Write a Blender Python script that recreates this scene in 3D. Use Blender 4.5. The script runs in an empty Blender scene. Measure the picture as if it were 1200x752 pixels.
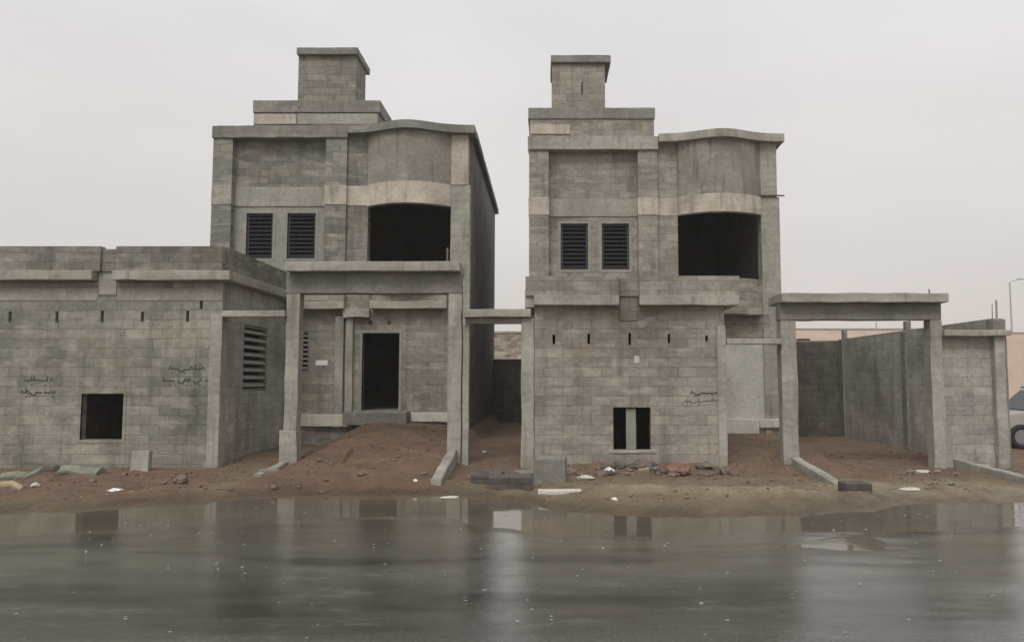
import bpy, bmesh, math, random
from mathutils import Vector, noise, Matrix

random.seed(7)
SC = bpy.context.scene
COL = SC.collection
R = math.radians

# ------------------------------------------------------------------ camera
F = 900.0                      # focal length in photo pixels (1200 wide)
CAMZ = 1.96
VPX, VPY = 640.0, 445.0
PITCH = math.atan((VPY - 376.0) / F)
cd = bpy.data.cameras.new("camera")
cam = bpy.data.objects.new("camera", cd)
COL.objects.link(cam)
cd.sensor_width = 36.0
cd.lens = 36.0 * F / 1200.0
cd.shift_x = -(VPX - 600.0) / 1200.0
cd.clip_start = 0.1
cd.clip_end = 3000
cam.location = (0, 0, CAMZ)
cam.rotation_euler = (R(90) + PITCH, 0, 0)
SC.camera = cam


def at(px, py, D):
    """survey helper: photo measurement on the upright plane D metres away -> X, Z in metres"""
    a = math.atan((376.0 - py) / F) + PITCH
    z = CAMZ + D * math.tan(a)
    zc = D * math.cos(PITCH) + (z - CAMZ) * math.sin(PITCH)
    return (px - VPX) / F * zc, z


def PX(px, D, py=400):
    return at(px, py, D)[0]


def PZ(py, D):
    return at(600, py, D)[1]


A = 16.5          # street line (front of annexes, gate columns)
B = 20.6          # front of the two-storey houses
BACK = 30.6

# ------------------------------------------------------------------ materials


def newmat(name):
    m = bpy.data.materials.new(name)
    m.use_nodes = True
    nt = m.node_tree
    for n in list(nt.nodes):
        nt.nodes.remove(n)
    out = nt.nodes.new("ShaderNodeOutputMaterial")
    p = nt.nodes.new("ShaderNodeBsdfPrincipled")
    nt.links.new(p.outputs[0], out.inputs[0])
    return m, nt, p


class NT:
    def __init__(s, nt):
        s.nt = nt

    def n(s, t, **kw):
        nd = s.nt.nodes.new(t)
        for k, v in kw.items():
            setattr(nd, k, v)
        return nd

    def l(s, a, b):
        s.nt.links.new(a, b)

    def mapped(s, src, scale):
        mp = s.n("ShaderNodeMapping")
        mp.inputs["Scale"].default_value = scale
        s.l(src, mp.inputs[0])
        return mp.outputs[0]

    def noise(s, vec, scale, detail=4, rough=0.55, lo=0.35, hi=0.65, to=(0, 1)):
        t = s.n("ShaderNodeTexNoise")
        t.inputs["Scale"].default_value = scale
        t.inputs["Detail"].default_value = detail
        t.inputs["Roughness"].default_value = rough
        s.l(vec, t.inputs["Vector"])
        r = s.n("ShaderNodeMapRange")
        r.inputs[1].default_value = lo
        r.inputs[2].default_value = hi
        r.inputs[3].default_value = to[0]
        r.inputs[4].default_value = to[1]
        s.l(t.outputs["Fac"], r.inputs[0])
        return r.outputs[0]

    def mix(s, fac, a, b, mode="MIX"):
        m = s.n("ShaderNodeMix", data_type="RGBA", blend_type=mode)
        for sock, v in ((0, fac), (6, a), (7, b)):
            if isinstance(v, (int, float)):
                m.inputs[sock].default_value = v
            elif isinstance(v, tuple):
                m.inputs[sock].default_value = v if len(v) == 4 else (*v, 1)
            else:
                s.l(v, m.inputs[sock])
        return m.outputs[2]

    def math(s, op, a, b=None, clamp=False):
        m = s.n("ShaderNodeMath", operation=op, use_clamp=clamp)
        for i, v in enumerate((a, b)):
            if v is None:
                continue
            if isinstance(v, (int, float)):
                m.inputs[i].default_value = v
            else:
                s.l(v, m.inputs[i])
        return m.outputs[0]

    def grey(s, v):
        c = s.n("ShaderNodeCombineColor")
        for i in range(3):
            s.l(v, c.inputs[i])
        return c.outputs[0]

    def bump(s, h, strength, dist, p):
        b = s.n("ShaderNodeBump")
        b.inputs["Strength"].default_value = strength
        b.inputs["Distance"].default_value = dist
        s.l(h, b.inputs["Height"])
        s.l(b.outputs[0], p.inputs["Normal"])


def mat_block(name, c1, c2, mortar, smear=(0.40, 0.38, 0.33), smear_amt=0.6, seed=0.0):
    m, nt, p = newmat(name)
    g = NT(nt)
    uv = g.n("ShaderNodeUVMap").outputs[0]
    add = g.n("ShaderNodeVectorMath", operation="ADD")
    g.l(uv, add.inputs[0])
    add.inputs[1].default_value = (seed, 0, seed * 1.7)
    v = add.outputs[0]
    # hand laid courses are never quite straight
    wn = g.n("ShaderNodeTexNoise")
    wn.inputs["Scale"].default_value = 1.3
    g.l(v, wn.inputs["Vector"])
    ws = g.n("ShaderNodeVectorMath", operation="SCALE")
    ws.inputs["Scale"].default_value = 0.035
    g.l(wn.outputs["Color"], ws.inputs[0])
    w2 = g.n("ShaderNodeTexNoise")
    w2.inputs["Scale"].default_value = 16
    w2.inputs["Detail"].default_value = 4
    g.l(v, w2.inputs["Vector"])
    wz = g.n("ShaderNodeVectorMath", operation="SCALE")
    wz.inputs["Scale"].default_value = 0.030
    g.l(w2.outputs["Color"], wz.inputs[0])
    w0 = g.n("ShaderNodeVectorMath", operation="ADD")
    g.l(v, w0.inputs[0])
    g.l(ws.outputs[0], w0.inputs[1])
    wa = g.n("ShaderNodeVectorMath", operation="ADD")
    g.l(w0.outputs[0], wa.inputs[0])
    g.l(wz.outputs[0], wa.inputs[1])
    br = g.n("ShaderNodeTexBrick", offset=0.5)
    g.l(wa.outputs[0], br.inputs["Vector"])
    br.inputs["Color1"].default_value = (*c1, 1)
    br.inputs["Color2"].default_value = (*c2, 1)
    br.inputs["Mortar"].default_value = (*mortar, 1)
    br.inputs["Scale"].default_value = 1
    br.inputs["Mortar Size"].default_value = 0.012
    br.inputs["Mortar Smooth"].default_value = 0.8
    br.inputs["Brick Width"].default_value = 0.41
    br.inputs["Row Height"].default_value = 0.205
    big = g.noise(v, 0.55, 4, 0.6, 0.3, 0.7, (0.64, 1.22))
    c = g.mix(1.0, br.outputs["Color"], g.grey(big), "MULTIPLY")
    # rough open joints: a dark gap where the mortar fell out
    gap = g.math("MULTIPLY", br.outputs["Fac"], g.noise(v, 2.6, 4, 0.6, 0.5, 0.62, (0, 0.5)), True)
    c = g.mix(gap, c, (0.07, 0.066, 0.055))
    mid = g.noise(v, 9, 6, 0.7, 0.3, 0.7, (0.76, 1.18))
    c = g.mix(1.0, c, g.grey(mid), "MULTIPLY")
    # mortar smeared over the joints, longer along the courses
    sm = g.noise(g.mapped(v, (1.4, 5.5, 1)), 1.0, 6, 0.68, 0.52, 0.66, (0, smear_amt))
    c = g.mix(sm, c, smear)
    # damp streaks running down
    st = g.noise(g.mapped(v, (3.2, 0.35, 1)), 1.0, 6, 0.65, 0.5, 0.68, (0, 0.7))
    c = g.mix(st, c, g.mix(1.0, c, (0.6, 0.6, 0.58), "MULTIPLY"))
    # brownish splash stain blotches
    bl = g.noise(v, 0.9, 6, 0.6, 0.55, 0.75, (0, 0.5))
    c = g.mix(bl, c, (0.21, 0.16, 0.12))
    g.l(c, p.inputs["Base Color"])
    p.inputs["Roughness"].default_value = 0.88
    p.inputs["Specular IOR Level"].default_value = 0.3
    inv = g.math("SUBTRACT", 1.0, br.outputs["Fac"])
    h = g.math("ADD", inv, g.noise(v, 22, 6, 0.75, 0.2, 0.8, (0, 1.1)))
    g.bump(h, 0.6, 0.009, p)
    return m


def mat_conc(name, col, var=0.25, streak=0.4, board=True, seed=0.0, rough=0.82, dark=(0.12, 0.105, 0.085)):
    m, nt, p = newmat(name)
    g = NT(nt)
    uv = g.n("ShaderNodeUVMap").outputs[0]
    add = g.n("ShaderNodeVectorMath", operation="ADD")
    g.l(uv, add.inputs[0])
    add.inputs[1].default_value = (seed, seed, seed * 1.7)
    v = add.outputs[0]
    big = g.noise(v, 1.1, 5, 0.6, 0.3, 0.7, (1 - var, 1 + var * 0.6))
    c = g.mix(1.0, (*col, 1), g.grey(big), "MULTIPLY")
    fine = g.noise(v, 11, 7, 0.75, 0.3, 0.7, (0.78, 1.16))
    c = g.mix(1.0, c, g.grey(fine), "MULTIPLY")
    hc = g.noise(v, 26, 5, 0.6, 0.64, 0.72, (0, 0.55))
    c = g.mix(hc, c, dark)
    wp = g.noise(g.mapped(v, (1.5, 3, 1)), 1.4, 6, 0.7, 0.56, 0.68, (0, 0.35))
    c = g.mix(wp, c, (0.52, 0.49, 0.43))
    st = g.noise(g.mapped(v, (5, 0.5, 1)), 1.0, 5, 0.65, 0.52, 0.7, (0, streak))
    c = g.mix(st, c, dark)
    g.l(c, p.inputs["Base Color"])
    p.inputs["Roughness"].default_value = rough
    p.inputs["Specular IOR Level"].default_value = 0.3
    h = g.noise(v, 16, 7, 0.75, 0.2, 0.8, (0, 1.6))
    if board:
        w = g.n("ShaderNodeTexWave", bands_direction="Y")
        w.inputs["Scale"].default_value = 1.6
        w.inputs["Distortion"].default_value = 1.5
        g.l(v, w.inputs["Vector"])
        h = g.math("ADD", h, g.math("MULTIPLY", w.outputs["Fac"], 0.6))
    g.bump(h, 0.5, 0.01, p)
    return m


def mat_plain(name, col, rough=0.7, var=0.15, metal=0.0, scale=8, bump=0.0):
    m, nt, p = newmat(name)
    g = NT(nt)
    tc = g.n("ShaderNodeTexCoord").outputs["Object"]
    big = g.noise(tc, scale, 5, 0.6, 0.3, 0.7, (1 - var, 1 + var))
    c = g.mix(1.0, (*col, 1), g.grey(big), "MULTIPLY")
    g.l(c, p.inputs["Base Color"])
    p.inputs["Roughness"].default_value = rough
    p.inputs["Metallic"].default_value = metal
    if bump:
        g.bump(g.noise(tc, scale * 3, 5, 0.7, 0.2, 0.8), bump, 0.02, p)
    return m


M = {}
M["block_green"] = mat_block("grey_green_block", (0.318, 0.306, 0.254), (0.222, 0.215, 0.179), (0.235, 0.227, 0.188), seed=3.1)
M["block_warm"] = mat_block("warm_grey_block", (0.352, 0.325, 0.276), (0.250, 0.231, 0.197), (0.265, 0.243, 0.206), smear=(0.44, 0.40, 0.34), seed=11.7)
M["block_dark"] = mat_block("weathered_block", (0.270, 0.258, 0.224), (0.180, 0.172, 0.151), (0.20, 0.192, 0.168), seed=5.4)
M["block_grey"] = mat_block("cool_grey_block", (0.46, 0.44, 0.395), (0.36, 0.345, 0.315), (0.36, 0.345, 0.31), smear=(0.45, 0.43, 0.385), smear_amt=0.4, seed=21.3)
M["block_damp"] = mat_block("damp_block", (0.14, 0.123, 0.108), (0.095, 0.085, 0.076), (0.09, 0.08, 0.07), smear=(0.14, 0.125, 0.11), smear_amt=0.3, seed=8.8)  # darkest block tone: rear walls, room partitions, loose blocks
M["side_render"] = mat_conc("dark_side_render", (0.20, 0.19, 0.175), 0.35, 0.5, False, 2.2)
M["conc"] = mat_conc("cast_concrete", (0.355, 0.338, 0.295), 0.3, 0.5, True, 1.3)
M["conc_ledge"] = mat_conc("ledge_concrete", (0.37, 0.35, 0.305), 0.3, 0.5, True, 7.3)
M["conc_dark"] = mat_conc("weathered_concrete", (0.235, 0.225, 0.20), 0.3, 0.4, True, 4.9)
M["pale"] = mat_conc("pale_concrete_band", (0.50, 0.452, 0.378), 0.34, 0.55, False, 9.1)
M["greenish"] = mat_conc("greenish_concrete_band", (0.345, 0.333, 0.283), 0.24, 0.4, False, 12.9)
M["plaster"] = mat_conc("streaked_render", (0.265, 0.252, 0.215), 0.3, 0.75, False, 15.5, dark=(0.10, 0.092, 0.07))
M["plinth"] = mat_conc("pale_plinth_render", (0.60, 0.57, 0.50), 0.15, 0.25, False, 17.7)
M["slat_dark"] = mat_plain("dark_metal_slat", (0.035, 0.033, 0.042), 0.45, 0.2)
M["pale_wall"] = mat_conc("pale_rendered_wall", (0.50, 0.49, 0.435), 0.15, 0.2, False, 23.0)
M["frame_grey"] = mat_conc("window_surround", (0.30, 0.288, 0.252), 0.15, 0.2, False, 19.0)
M["white"] = mat_plain("white_plastic", (0.75, 0.74, 0.72), 0.5, 0.08)
M["red"] = mat_plain("faded_red_sack", (0.20, 0.105, 0.078), 0.8, 0.3, bump=0.5)
M["green"] = mat_plain("pale_green_sheet", (0.19, 0.195, 0.15), 0.7, 0.35, scale=4, bump=0.4)
M["rubble"] = mat_plain("rubble", (0.16, 0.125, 0.10), 0.9, 0.4, scale=3, bump=0.6)
M["timber"] = mat_plain("weathered_timber", (0.30, 0.23, 0.15), 0.8, 0.3, scale=5)
M["paint"] = mat_plain("black_spray", (0.05, 0.052, 0.045), 0.8, 0.4, scale=5)
M["rust"] = mat_plain("rusty_steel", (0.10, 0.06, 0.045), 0.8, 0.3)
M["lamp"] = mat_plain("galvanised_steel", (0.38, 0.38, 0.38), 0.5, 0.1, 0.5)
M["tyre"] = mat_plain("tyre_rubber", (0.02, 0.02, 0.02), 0.85, 0.2)
M["rim"] = mat_plain("wheel_rim", (0.35, 0.35, 0.36), 0.35, 0.1, 0.8)
M["carpaint"] = mat_plain("pale_car_paint", (0.30, 0.28, 0.255), 0.3, 0.05)
M["glass"] = mat_plain("dark_car_glass", (0.02, 0.022, 0.025), 0.08, 0.1)
M["lampglass"] = mat_plain("headlight_lens", (0.5, 0.5, 0.5), 0.15, 0.05)
M["tan"] = mat_plain("tan_house_paint", (0.58, 0.46, 0.38), 0.9, 0.12, scale=0.6)
M["pink"] = mat_plain("pinkish_house_paint", (0.60, 0.49, 0.42), 0.9, 0.12, scale=0.6)
M["rough_stone"] = mat_block("mottled_far_wall", (0.52, 0.45, 0.36), (0.22, 0.185, 0.15), (0.34, 0.29, 0.24), smear=(0.6, 0.52, 0.42), seed=31.0)


def mat_spray():
    m, nt, p = newmat("thin_black_spray")
    g = NT(nt)
    tc = g.n("ShaderNodeTexCoord").outputs["Object"]
    p.inputs["Base Color"].default_value = (0.075, 0.075, 0.065, 1)
    p.inputs["Roughness"].default_value = 0.8
    g.l(g.noise(tc, 9, 5, 0.7, 0.32, 0.6, (0.15, 0.9)), p.inputs["Alpha"])
    return m


M["spray"] = mat_spray()


def mat_soil():
    m, nt, p = newmat("soil")
    g = NT(nt)
    tc = g.n("ShaderNodeTexCoord").outputs["Object"]
    at_ = g.n("ShaderNodeAttribute", attribute_name="zone")
    zone = g.n("ShaderNodeSeparateColor")
    g.l(at_.outputs["Color"], zone.inputs[0])
    nz = g.noise(tc, 2.2, 6, 0.65, 0.3, 0.7, (-0.35, 0.35))
    fac = g.math("ADD", zone.outputs[0], g.math("MULTIPLY", nz, 0.8), True)
    sand = g.mix(g.noise(tc, 1.3, 5, 0.6), (0.315, 0.240, 0.148), (0.215, 0.168, 0.110))
    red = g.mix(g.noise(tc, 1.7, 5, 0.6), (0.275, 0.172, 0.114), (0.175, 0.113, 0.078))
    c = g.mix(fac, sand, red)
    pale = g.math("MULTIPLY", zone.outputs[1], g.noise(tc, 2.5, 5, 0.6, 0.35, 0.6), True)
    c = g.mix(pale, c, (0.42, 0.345, 0.24))
    fine = g.noise(tc, 14, 7, 0.8, 0.3, 0.7, (0.6, 1.3))
    c = g.mix(1.0, c, g.grey(fine), "MULTIPLY")
    vo = g.n("ShaderNodeTexVoronoi")
    vo.inputs["Scale"].default_value = 9
    g.l(tc, vo.inputs["Vector"])
    peb = g.n("ShaderNodeMapRange")
    peb.inputs[1].default_value = 0.10
    peb.inputs[2].default_value = 0.22
    peb.inputs[3].default_value = 0.5
    peb.inputs[4].default_value = 0
    g.l(vo.outputs["Distance"], peb.inputs[0])
    c = g.mix(g.math("MULTIPLY", peb.outputs[0], g.noise(tc, 1.1, 3, 0.5, 0.45, 0.65)), c, (0.24, 0.20, 0.16))
    # soaked by the standing water at the road edge, with a ragged limit
    wet = g.math("ADD", zone.outputs[2], g.math("MULTIPLY", g.noise(tc, 2.3, 6, 0.7, 0.3, 0.7, (-0.5, 0.5)), zone.outputs[2]), True)
    c = g.mix(wet, c, g.mix(1.0, c, (0.60, 0.57, 0.53), "MULTIPLY"))
    g.l(c, p.inputs["Base Color"])
    rr = g.noise(tc, 0.9, 4, 0.6, 0.35, 0.65, (0.55, 0.92))
    g.l(g.math("SUBTRACT", rr, g.math("MULTIPLY", wet, 0.42)), p.inputs["Roughness"])
    h = g.math("ADD", g.noise(tc, 7, 8, 0.8, 0.2, 0.8, (0, 1.4)), peb.outputs[0])
    g.bump(h, 0.9, 0.06, p)
    return m


def ripples(g, tc, scale, off):
    """rings left by falling rain drops"""
    mp = g.n("ShaderNodeMapping")
    mp.inputs["Location"].default_value = off
    g.l(tc, mp.inputs[0])
    vo = g.n("ShaderNodeTexVoronoi", voronoi_dimensions="2D")
    vo.inputs["Scale"].default_value = scale
    g.l(mp.outputs[0], vo.inputs["Vector"])
    d = vo.outputs["Distance"]
    fall = g.n("ShaderNodeMapRange")
    fall.inputs[1].default_value = 0.0
    fall.inputs[2].default_value = 0.30
    fall.inputs[3].default_value = 1.0
    fall.inputs[4].default_value = 0.0
    g.l(d, fall.inputs[0])
    return g.math("MULTIPLY", g.math("SINE", g.math("MULTIPLY", d, 62.0)), fall.outputs[0])


def mat_road():
    m, nt, p = newmat("wet_asphalt")
    g = NT(nt)
    tc = g.n("ShaderNodeTexCoord").outputs["Object"]
    band = g.noise(g.mapped(tc, (0.10, 0.8, 1)), 1.0, 6, 0.62, 0.36, 0.64)
    c = g.mix(band, (0.052, 0.050, 0.045), (0.100, 0.097, 0.087))
    mud = g.noise(g.mapped(tc, (0.2, 0.7, 1)), 1.0, 5, 0.6, 0.50, 0.72, (0, 0.55))
    sp = g.n("ShaderNodeSeparateXYZ")
    g.l(tc, sp.inputs[0])
    near = g.n("ShaderNodeMapRange")
    near.inputs[1].default_value = 7.5
    near.inputs[2].default_value = 11.5
    g.l(sp.outputs[1], near.inputs[0])
    # silt washed off the verge on to the carriageway
    silt = g.math("MULTIPLY", near.outputs[0], g.noise(g.mapped(tc, (0.5, 1.6, 1)), 1.0, 6, 0.65, 0.3, 0.6, (0.2, 1)), True)
    mud = g.math("MAXIMUM", mud, silt)
    c = g.mix(mud, c, (0.125, 0.105, 0.078))
    pt = g.noise(g.mapped(tc, (0.13, 0.55, 1)), 1.0, 6, 0.62, 0.53, 0.60, (0, 0.75))
    c = g.mix(pt, c, (0.030, 0.028, 0.024))
    wd = g.noise(g.mapped(tc, (0.5, 1.3, 1)), 1.3, 7, 0.7, 0.54, 0.68, (0, 0.6))
    c = g.mix(wd, c, (0.165, 0.155, 0.132))
    gr = g.noise(tc, 38, 8, 0.8, 0.3, 0.7, (0.55, 1.4))
    c = g.mix(1.0, c, g.grey(gr), "MULTIPLY")
    g.l(c, p.inputs["Base Color"])
    wet = g.noise(g.mapped(tc, (0.16, 0.75, 1)), 1.0, 6, 0.62, 0.38, 0.62, (0.03, 0.17))
    g.l(g.math("ADD", wet, g.math("MULTIPLY", wd, 0.07)), p.inputs["Roughness"])
    p.inputs["IOR"].default_value = 1.48
    h = g.math("ADD", g.noise(tc, 45, 5, 0.7, 0.2, 0.8, (0, 1)), g.noise(tc, 4.5, 3, 0.5, 0.2, 0.8, (0, 1.2)))
    h = g.math("ADD", h, g.math("MULTIPLY", g.math("ADD", ripples(g, tc, 2.1, (0, 0, 0)), ripples(g, tc, 3.3, (0.37, 0.71, 0))), 0.35))
    g.bump(h, 0.12, 0.006, p)
    return m


def mat_water():
    m, nt, p = newmat("muddy_water")
    g = NT(nt)
    tc = g.n("ShaderNodeTexCoord").outputs["Object"]
    c = g.mix(g.noise(g.mapped(tc, (0.4, 1, 1)), 0.8, 4, 0.6), (0.125, 0.103, 0.075), (0.098, 0.083, 0.062))
    g.l(c, p.inputs["Base Color"])
    p.inputs["Roughness"].default_value = 0.05
    p.inputs["IOR"].default_value = 1.33
    h = g.math("ADD", g.noise(tc, 9, 3, 0.5, 0.2, 0.8), g.noise(g.mapped(tc, (1.2, 3, 1)), 1.5, 2, 0.5, 0.2, 0.8, (0, 2)))
    h = g.math("ADD", h, g.math("MULTIPLY", ripples(g, tc, 2.4, (0.2, 0.5, 0)), 0.5))
    g.bump(h, 0.10, 0.004, p)
    return m


M["soil"] = mat_soil()
M["road"] = mat_road()
M["water"] = mat_water()

# ------------------------------------------------------------------ mesh helpers


class MB:
    def __init__(s):
        s.bm = bmesh.new()

    def box(s, x0, x1, y0, y1, z0, z1, rot=None, rough=0.0):
        x0, x1 = min(x0, x1), max(x0, x1)
        y0, y1 = min(y0, y1), max(y0, y1)
        z0, z1 = min(z0, z1), max(z0, z1)
        r = bmesh.ops.create_cube(s.bm, size=1.0)
        for v in r["verts"]:
            v.co = Vector(((x0 + x1) / 2 + v.co.x * (x1 - x0), (y0 + y1) / 2 + v.co.y * (y1 - y0), (z0 + z1) / 2 + v.co.z * (z1 - z0)))
        if rot is not None:
            bmesh.ops.rotate(s.bm, verts=r["verts"], cent=((x0 + x1) / 2, (y0 + y1) / 2, (z0 + z1) / 2), matrix=rot)
        return s

    def grid(s, us, vs, solid, P0, P1):
        """slab between two surfaces; cells that are not solid are openings with real reveals"""
        nu, nv = len(us) - 1, len(vs) - 1
        S = [[solid((us[i] + us[i + 1]) / 2, (vs[j] + vs[j + 1]) / 2) for j in range(nv)] for i in range(nu)]
        cf, cb = {}, {}

        def f(i, j):
            if (i, j) not in cf:
                cf[i, j] = s.bm.verts.new(P0(us[i], vs[j]))
            return cf[i, j]

        def b(i, j):
            if (i, j) not in cb:
                cb[i, j] = s.bm.verts.new(P1(us[i], vs[j]))
            return cb[i, j]

        def ok(i, j):
            return 0 <= i < nu and 0 <= j < nv and S[i][j]
        for i in range(nu):
            for j in range(nv):
                if not S[i][j]:
                    continue
                s.bm.faces.new((f(i, j), f(i + 1, j), f(i + 1, j + 1), f(i, j + 1)))
                s.bm.faces.new((b(i, j), b(i, j + 1), b(i + 1, j + 1), b(i + 1, j)))
                if not ok(i - 1, j):
                    s.bm.faces.new((f(i, j), f(i, j + 1), b(i, j + 1), b(i, j)))
                if not ok(i + 1, j):
                    s.bm.faces.new((f(i + 1, j), b(i + 1, j), b(i + 1, j + 1), f(i + 1, j + 1)))
                if not ok(i, j - 1):
                    s.bm.faces.new((f(i, j), b(i, j), b(i + 1, j), f(i + 1, j)))
                if not ok(i, j + 1):
                    s.bm.faces.new((f(i, j + 1), f(i + 1, j + 1), b(i + 1, j + 1), b(i, j + 1)))
        return s

    def wall_x(s, x0, x1, z0, z1, y, t, holes=(), bow=None, nx=1):
        """wall facing the street; holes are (x0,x1,z0,z1)"""
        us = {x0, x1}
        vs = {z0, z1}
        for h in holes:
            us |= {h[0], h[1]}
            vs |= {h[2], h[3]}
        if bow:
            us |= {x0 + (x1 - x0) * k / nx for k in range(nx + 1)}
        us = sorted(u for u in us if x0 <= u <= x1)
        vs = sorted(v for v in vs if z0 <= v <= z1)

        def solid(u, v):
            return not any(h[0] < u < h[1] and h[2] < v < h[3] for h in holes)
        bf = bow or (lambda u: 0.0)
        return s.grid(us, vs, solid, lambda u, v: (u, y - bf(u), v), lambda u, v: (u, y + t - bf(u), v))

    def wall_y(s, y0, y1, z0, z1, x, t, holes=()):
        """side wall, from x to x+t"""
        us = {y0, y1}
        vs = {z0, z1}
        for h in holes:
            us |= {h[0], h[1]}
            vs |= {h[2], h[3]}
        us, vs = sorted(us), sorted(vs)

        def solid(u, v):
            return not any(h[0] < u < h[1] and h[2] < v < h[3] for h in holes)
        return s.grid(us, vs, solid, lambda u, v: (x, u, v), lambda u, v: (x + t, u, v))

    def tube(s, pts, rad, seg=6, cap=True):
        rings = []
        n = len(pts)
        rads = rad if isinstance(rad, (list, tuple)) else [rad] * n
        for i, p in enumerate(pts):
            p = Vector(p)
            d = (Vector(pts[min(i + 1, n - 1)]) - Vector(pts[max(i - 1, 0)])).normalized()
            a = d.orthogonal().normalized()
            if abs(d.z) < 0.9:
                a = d.cross(Vector((0, 0, 1))).normalized()
            b = d.cross(a)
            rings.append([s.bm.verts.new(p + (a * math.cos(2 * math.pi * k / seg) + b * math.sin(2 * math.pi * k / seg)) * rads[i]) for k in range(seg)])
        for r0, r1 in zip(rings, rings[1:]):
            for k in range(seg):
                s.bm.faces.new((r0[k], r0[(k + 1) % seg], r1[(k + 1) % seg], r1[k]))
        if cap:
            s.bm.faces.new(rings[0][::-1])
            s.bm.faces.new(rings[-1])
        return s

    def loft(s, rings, close=True):
        vr = [[s.bm.verts.new(p) for p in r] for r in rings]
        for a, b in zip(vr, vr[1:]):
            n = len(a)
            for k in range(n if close else n - 1):
                s.bm.faces.new((a[k], a[(k + 1) % n], b[(k + 1) % n], b[k]))
        s.bm.faces.new(vr[0][::-1])
        s.bm.faces.new(vr[-1])
        return s

    def cast(s, amp=0.008, step=0.35, bev=0.012):
        """hand-cast look: chamfered arrises, slightly wandering faces"""
        bmesh.ops.recalc_face_normals(s.bm, faces=s.bm.faces)
        if bev:
            bmesh.ops.bevel(s.bm, geom=[e for e in s.bm.edges if e.calc_face_angle(0) > 0.6], offset=bev, segments=2, profile=0.6, affect="EDGES")
        for _ in range(6):
            es = [e for e in s.bm.edges if e.calc_length() > step]
            if not es:
                break
            bmesh.ops.subdivide_edges(s.bm, edges=es, cuts=1, use_grid_fill=True)
        for v in s.bm.verts:
            v.co += noise.noise_vector(v.co * 1.7) * amp + noise.noise_vector(v.co * 6.1) * amp * 0.5
        return s

    def build(s, name, mat, parent=None, base=None, smooth=False):
        bm = s.bm
        bmesh.ops.recalc_face_normals(bm, faces=bm.faces)
        uv = bm.loops.layers.uv.new("UVMap")
        for f in bm.faces:
            n = f.normal
            ax, ay, az = abs(n.x), abs(n.y), abs(n.z)
            for l in f.loops:
                c = l.vert.co
                if az > ax and az > ay:
                    l[uv].uv = (c.x, c.y)
                elif ax > ay:
                    l[uv].uv = (c.y + 0.13, c.z)
                else:
                    l[uv].uv = (c.x, c.z)
            f.smooth = smooth
        off = Vector((0, 0, 0))
        if parent is not None:
            q = parent
            while q is not None:
                off += q.location
                q = q.parent
        elif base is not None:
            off = Vector(base)
        bmesh.ops.translate(bm, verts=bm.verts, vec=-off)
        me = bpy.data.meshes.new(name)
        bm.to_mesh(me)
        bm.free()
        me.materials.append(M[mat] if isinstance(mat, str) else mat)
        o = bpy.data.objects.new(name, me)
        COL.objects.link(o)
        if parent is not None:
            o.parent = parent
        elif base is not None:
            o.location = base
        return o


def tag(o, label=None, cat=None, group=None, kind=None):
    if label and not kind:
        kind = "thing"
    for k, v in (("label", label), ("category", cat), ("group", group), ("kind", kind)):
        if v:
            o[k] = v
    return o


def thing(name, loc, label, cat, group=None):
    o = bpy.data.objects.new(name, None)
    o.empty_display_size = 0.3
    COL.objects.link(o)
    o.location = loc
    return tag(o, label, cat, group)


def part(name, mat, parent, *boxes, cast=None, label=None):
    mb = MB()
    for b in boxes:
        mb.box(*b)
    if cast is not None:
        mb.cast(cast * 1.7, bev=0.018)
    o = mb.build(name, mat, parent)
    if label:
        o["label"] = label
    return o


# ------------------------------------------------------------------ ground


def lerp_poly(poly, x):
    if x <= poly[0][0]:
        return poly[0][1]
    for (a, ya), (b, yb) in zip(poly, poly[1:]):
        if x <= b:
            t = (x - a) / (b - a)
            t = t * t * (3 - 2 * t)
            return ya + (yb - ya) * t
    return poly[-1][1]


EDGE = [(-60, 11.4), (-9, 11.2), (-7.6, 11.4), (-6.3, 12.1), (-4.5, 13.0), (-1.9, 13.2), (-0.6, 12.5), (0.4, 11.4), (1.9, 11.0), (3.7, 11.1), (4.7, 12.0), (6.2, 12.3), (12, 12.3), (60, 12)]


def sstep(a, b, x):
    t = max(0.0, min(1.0, (x - a) / (b - a)))
    return t * t * (3 - 2 * t)


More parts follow.
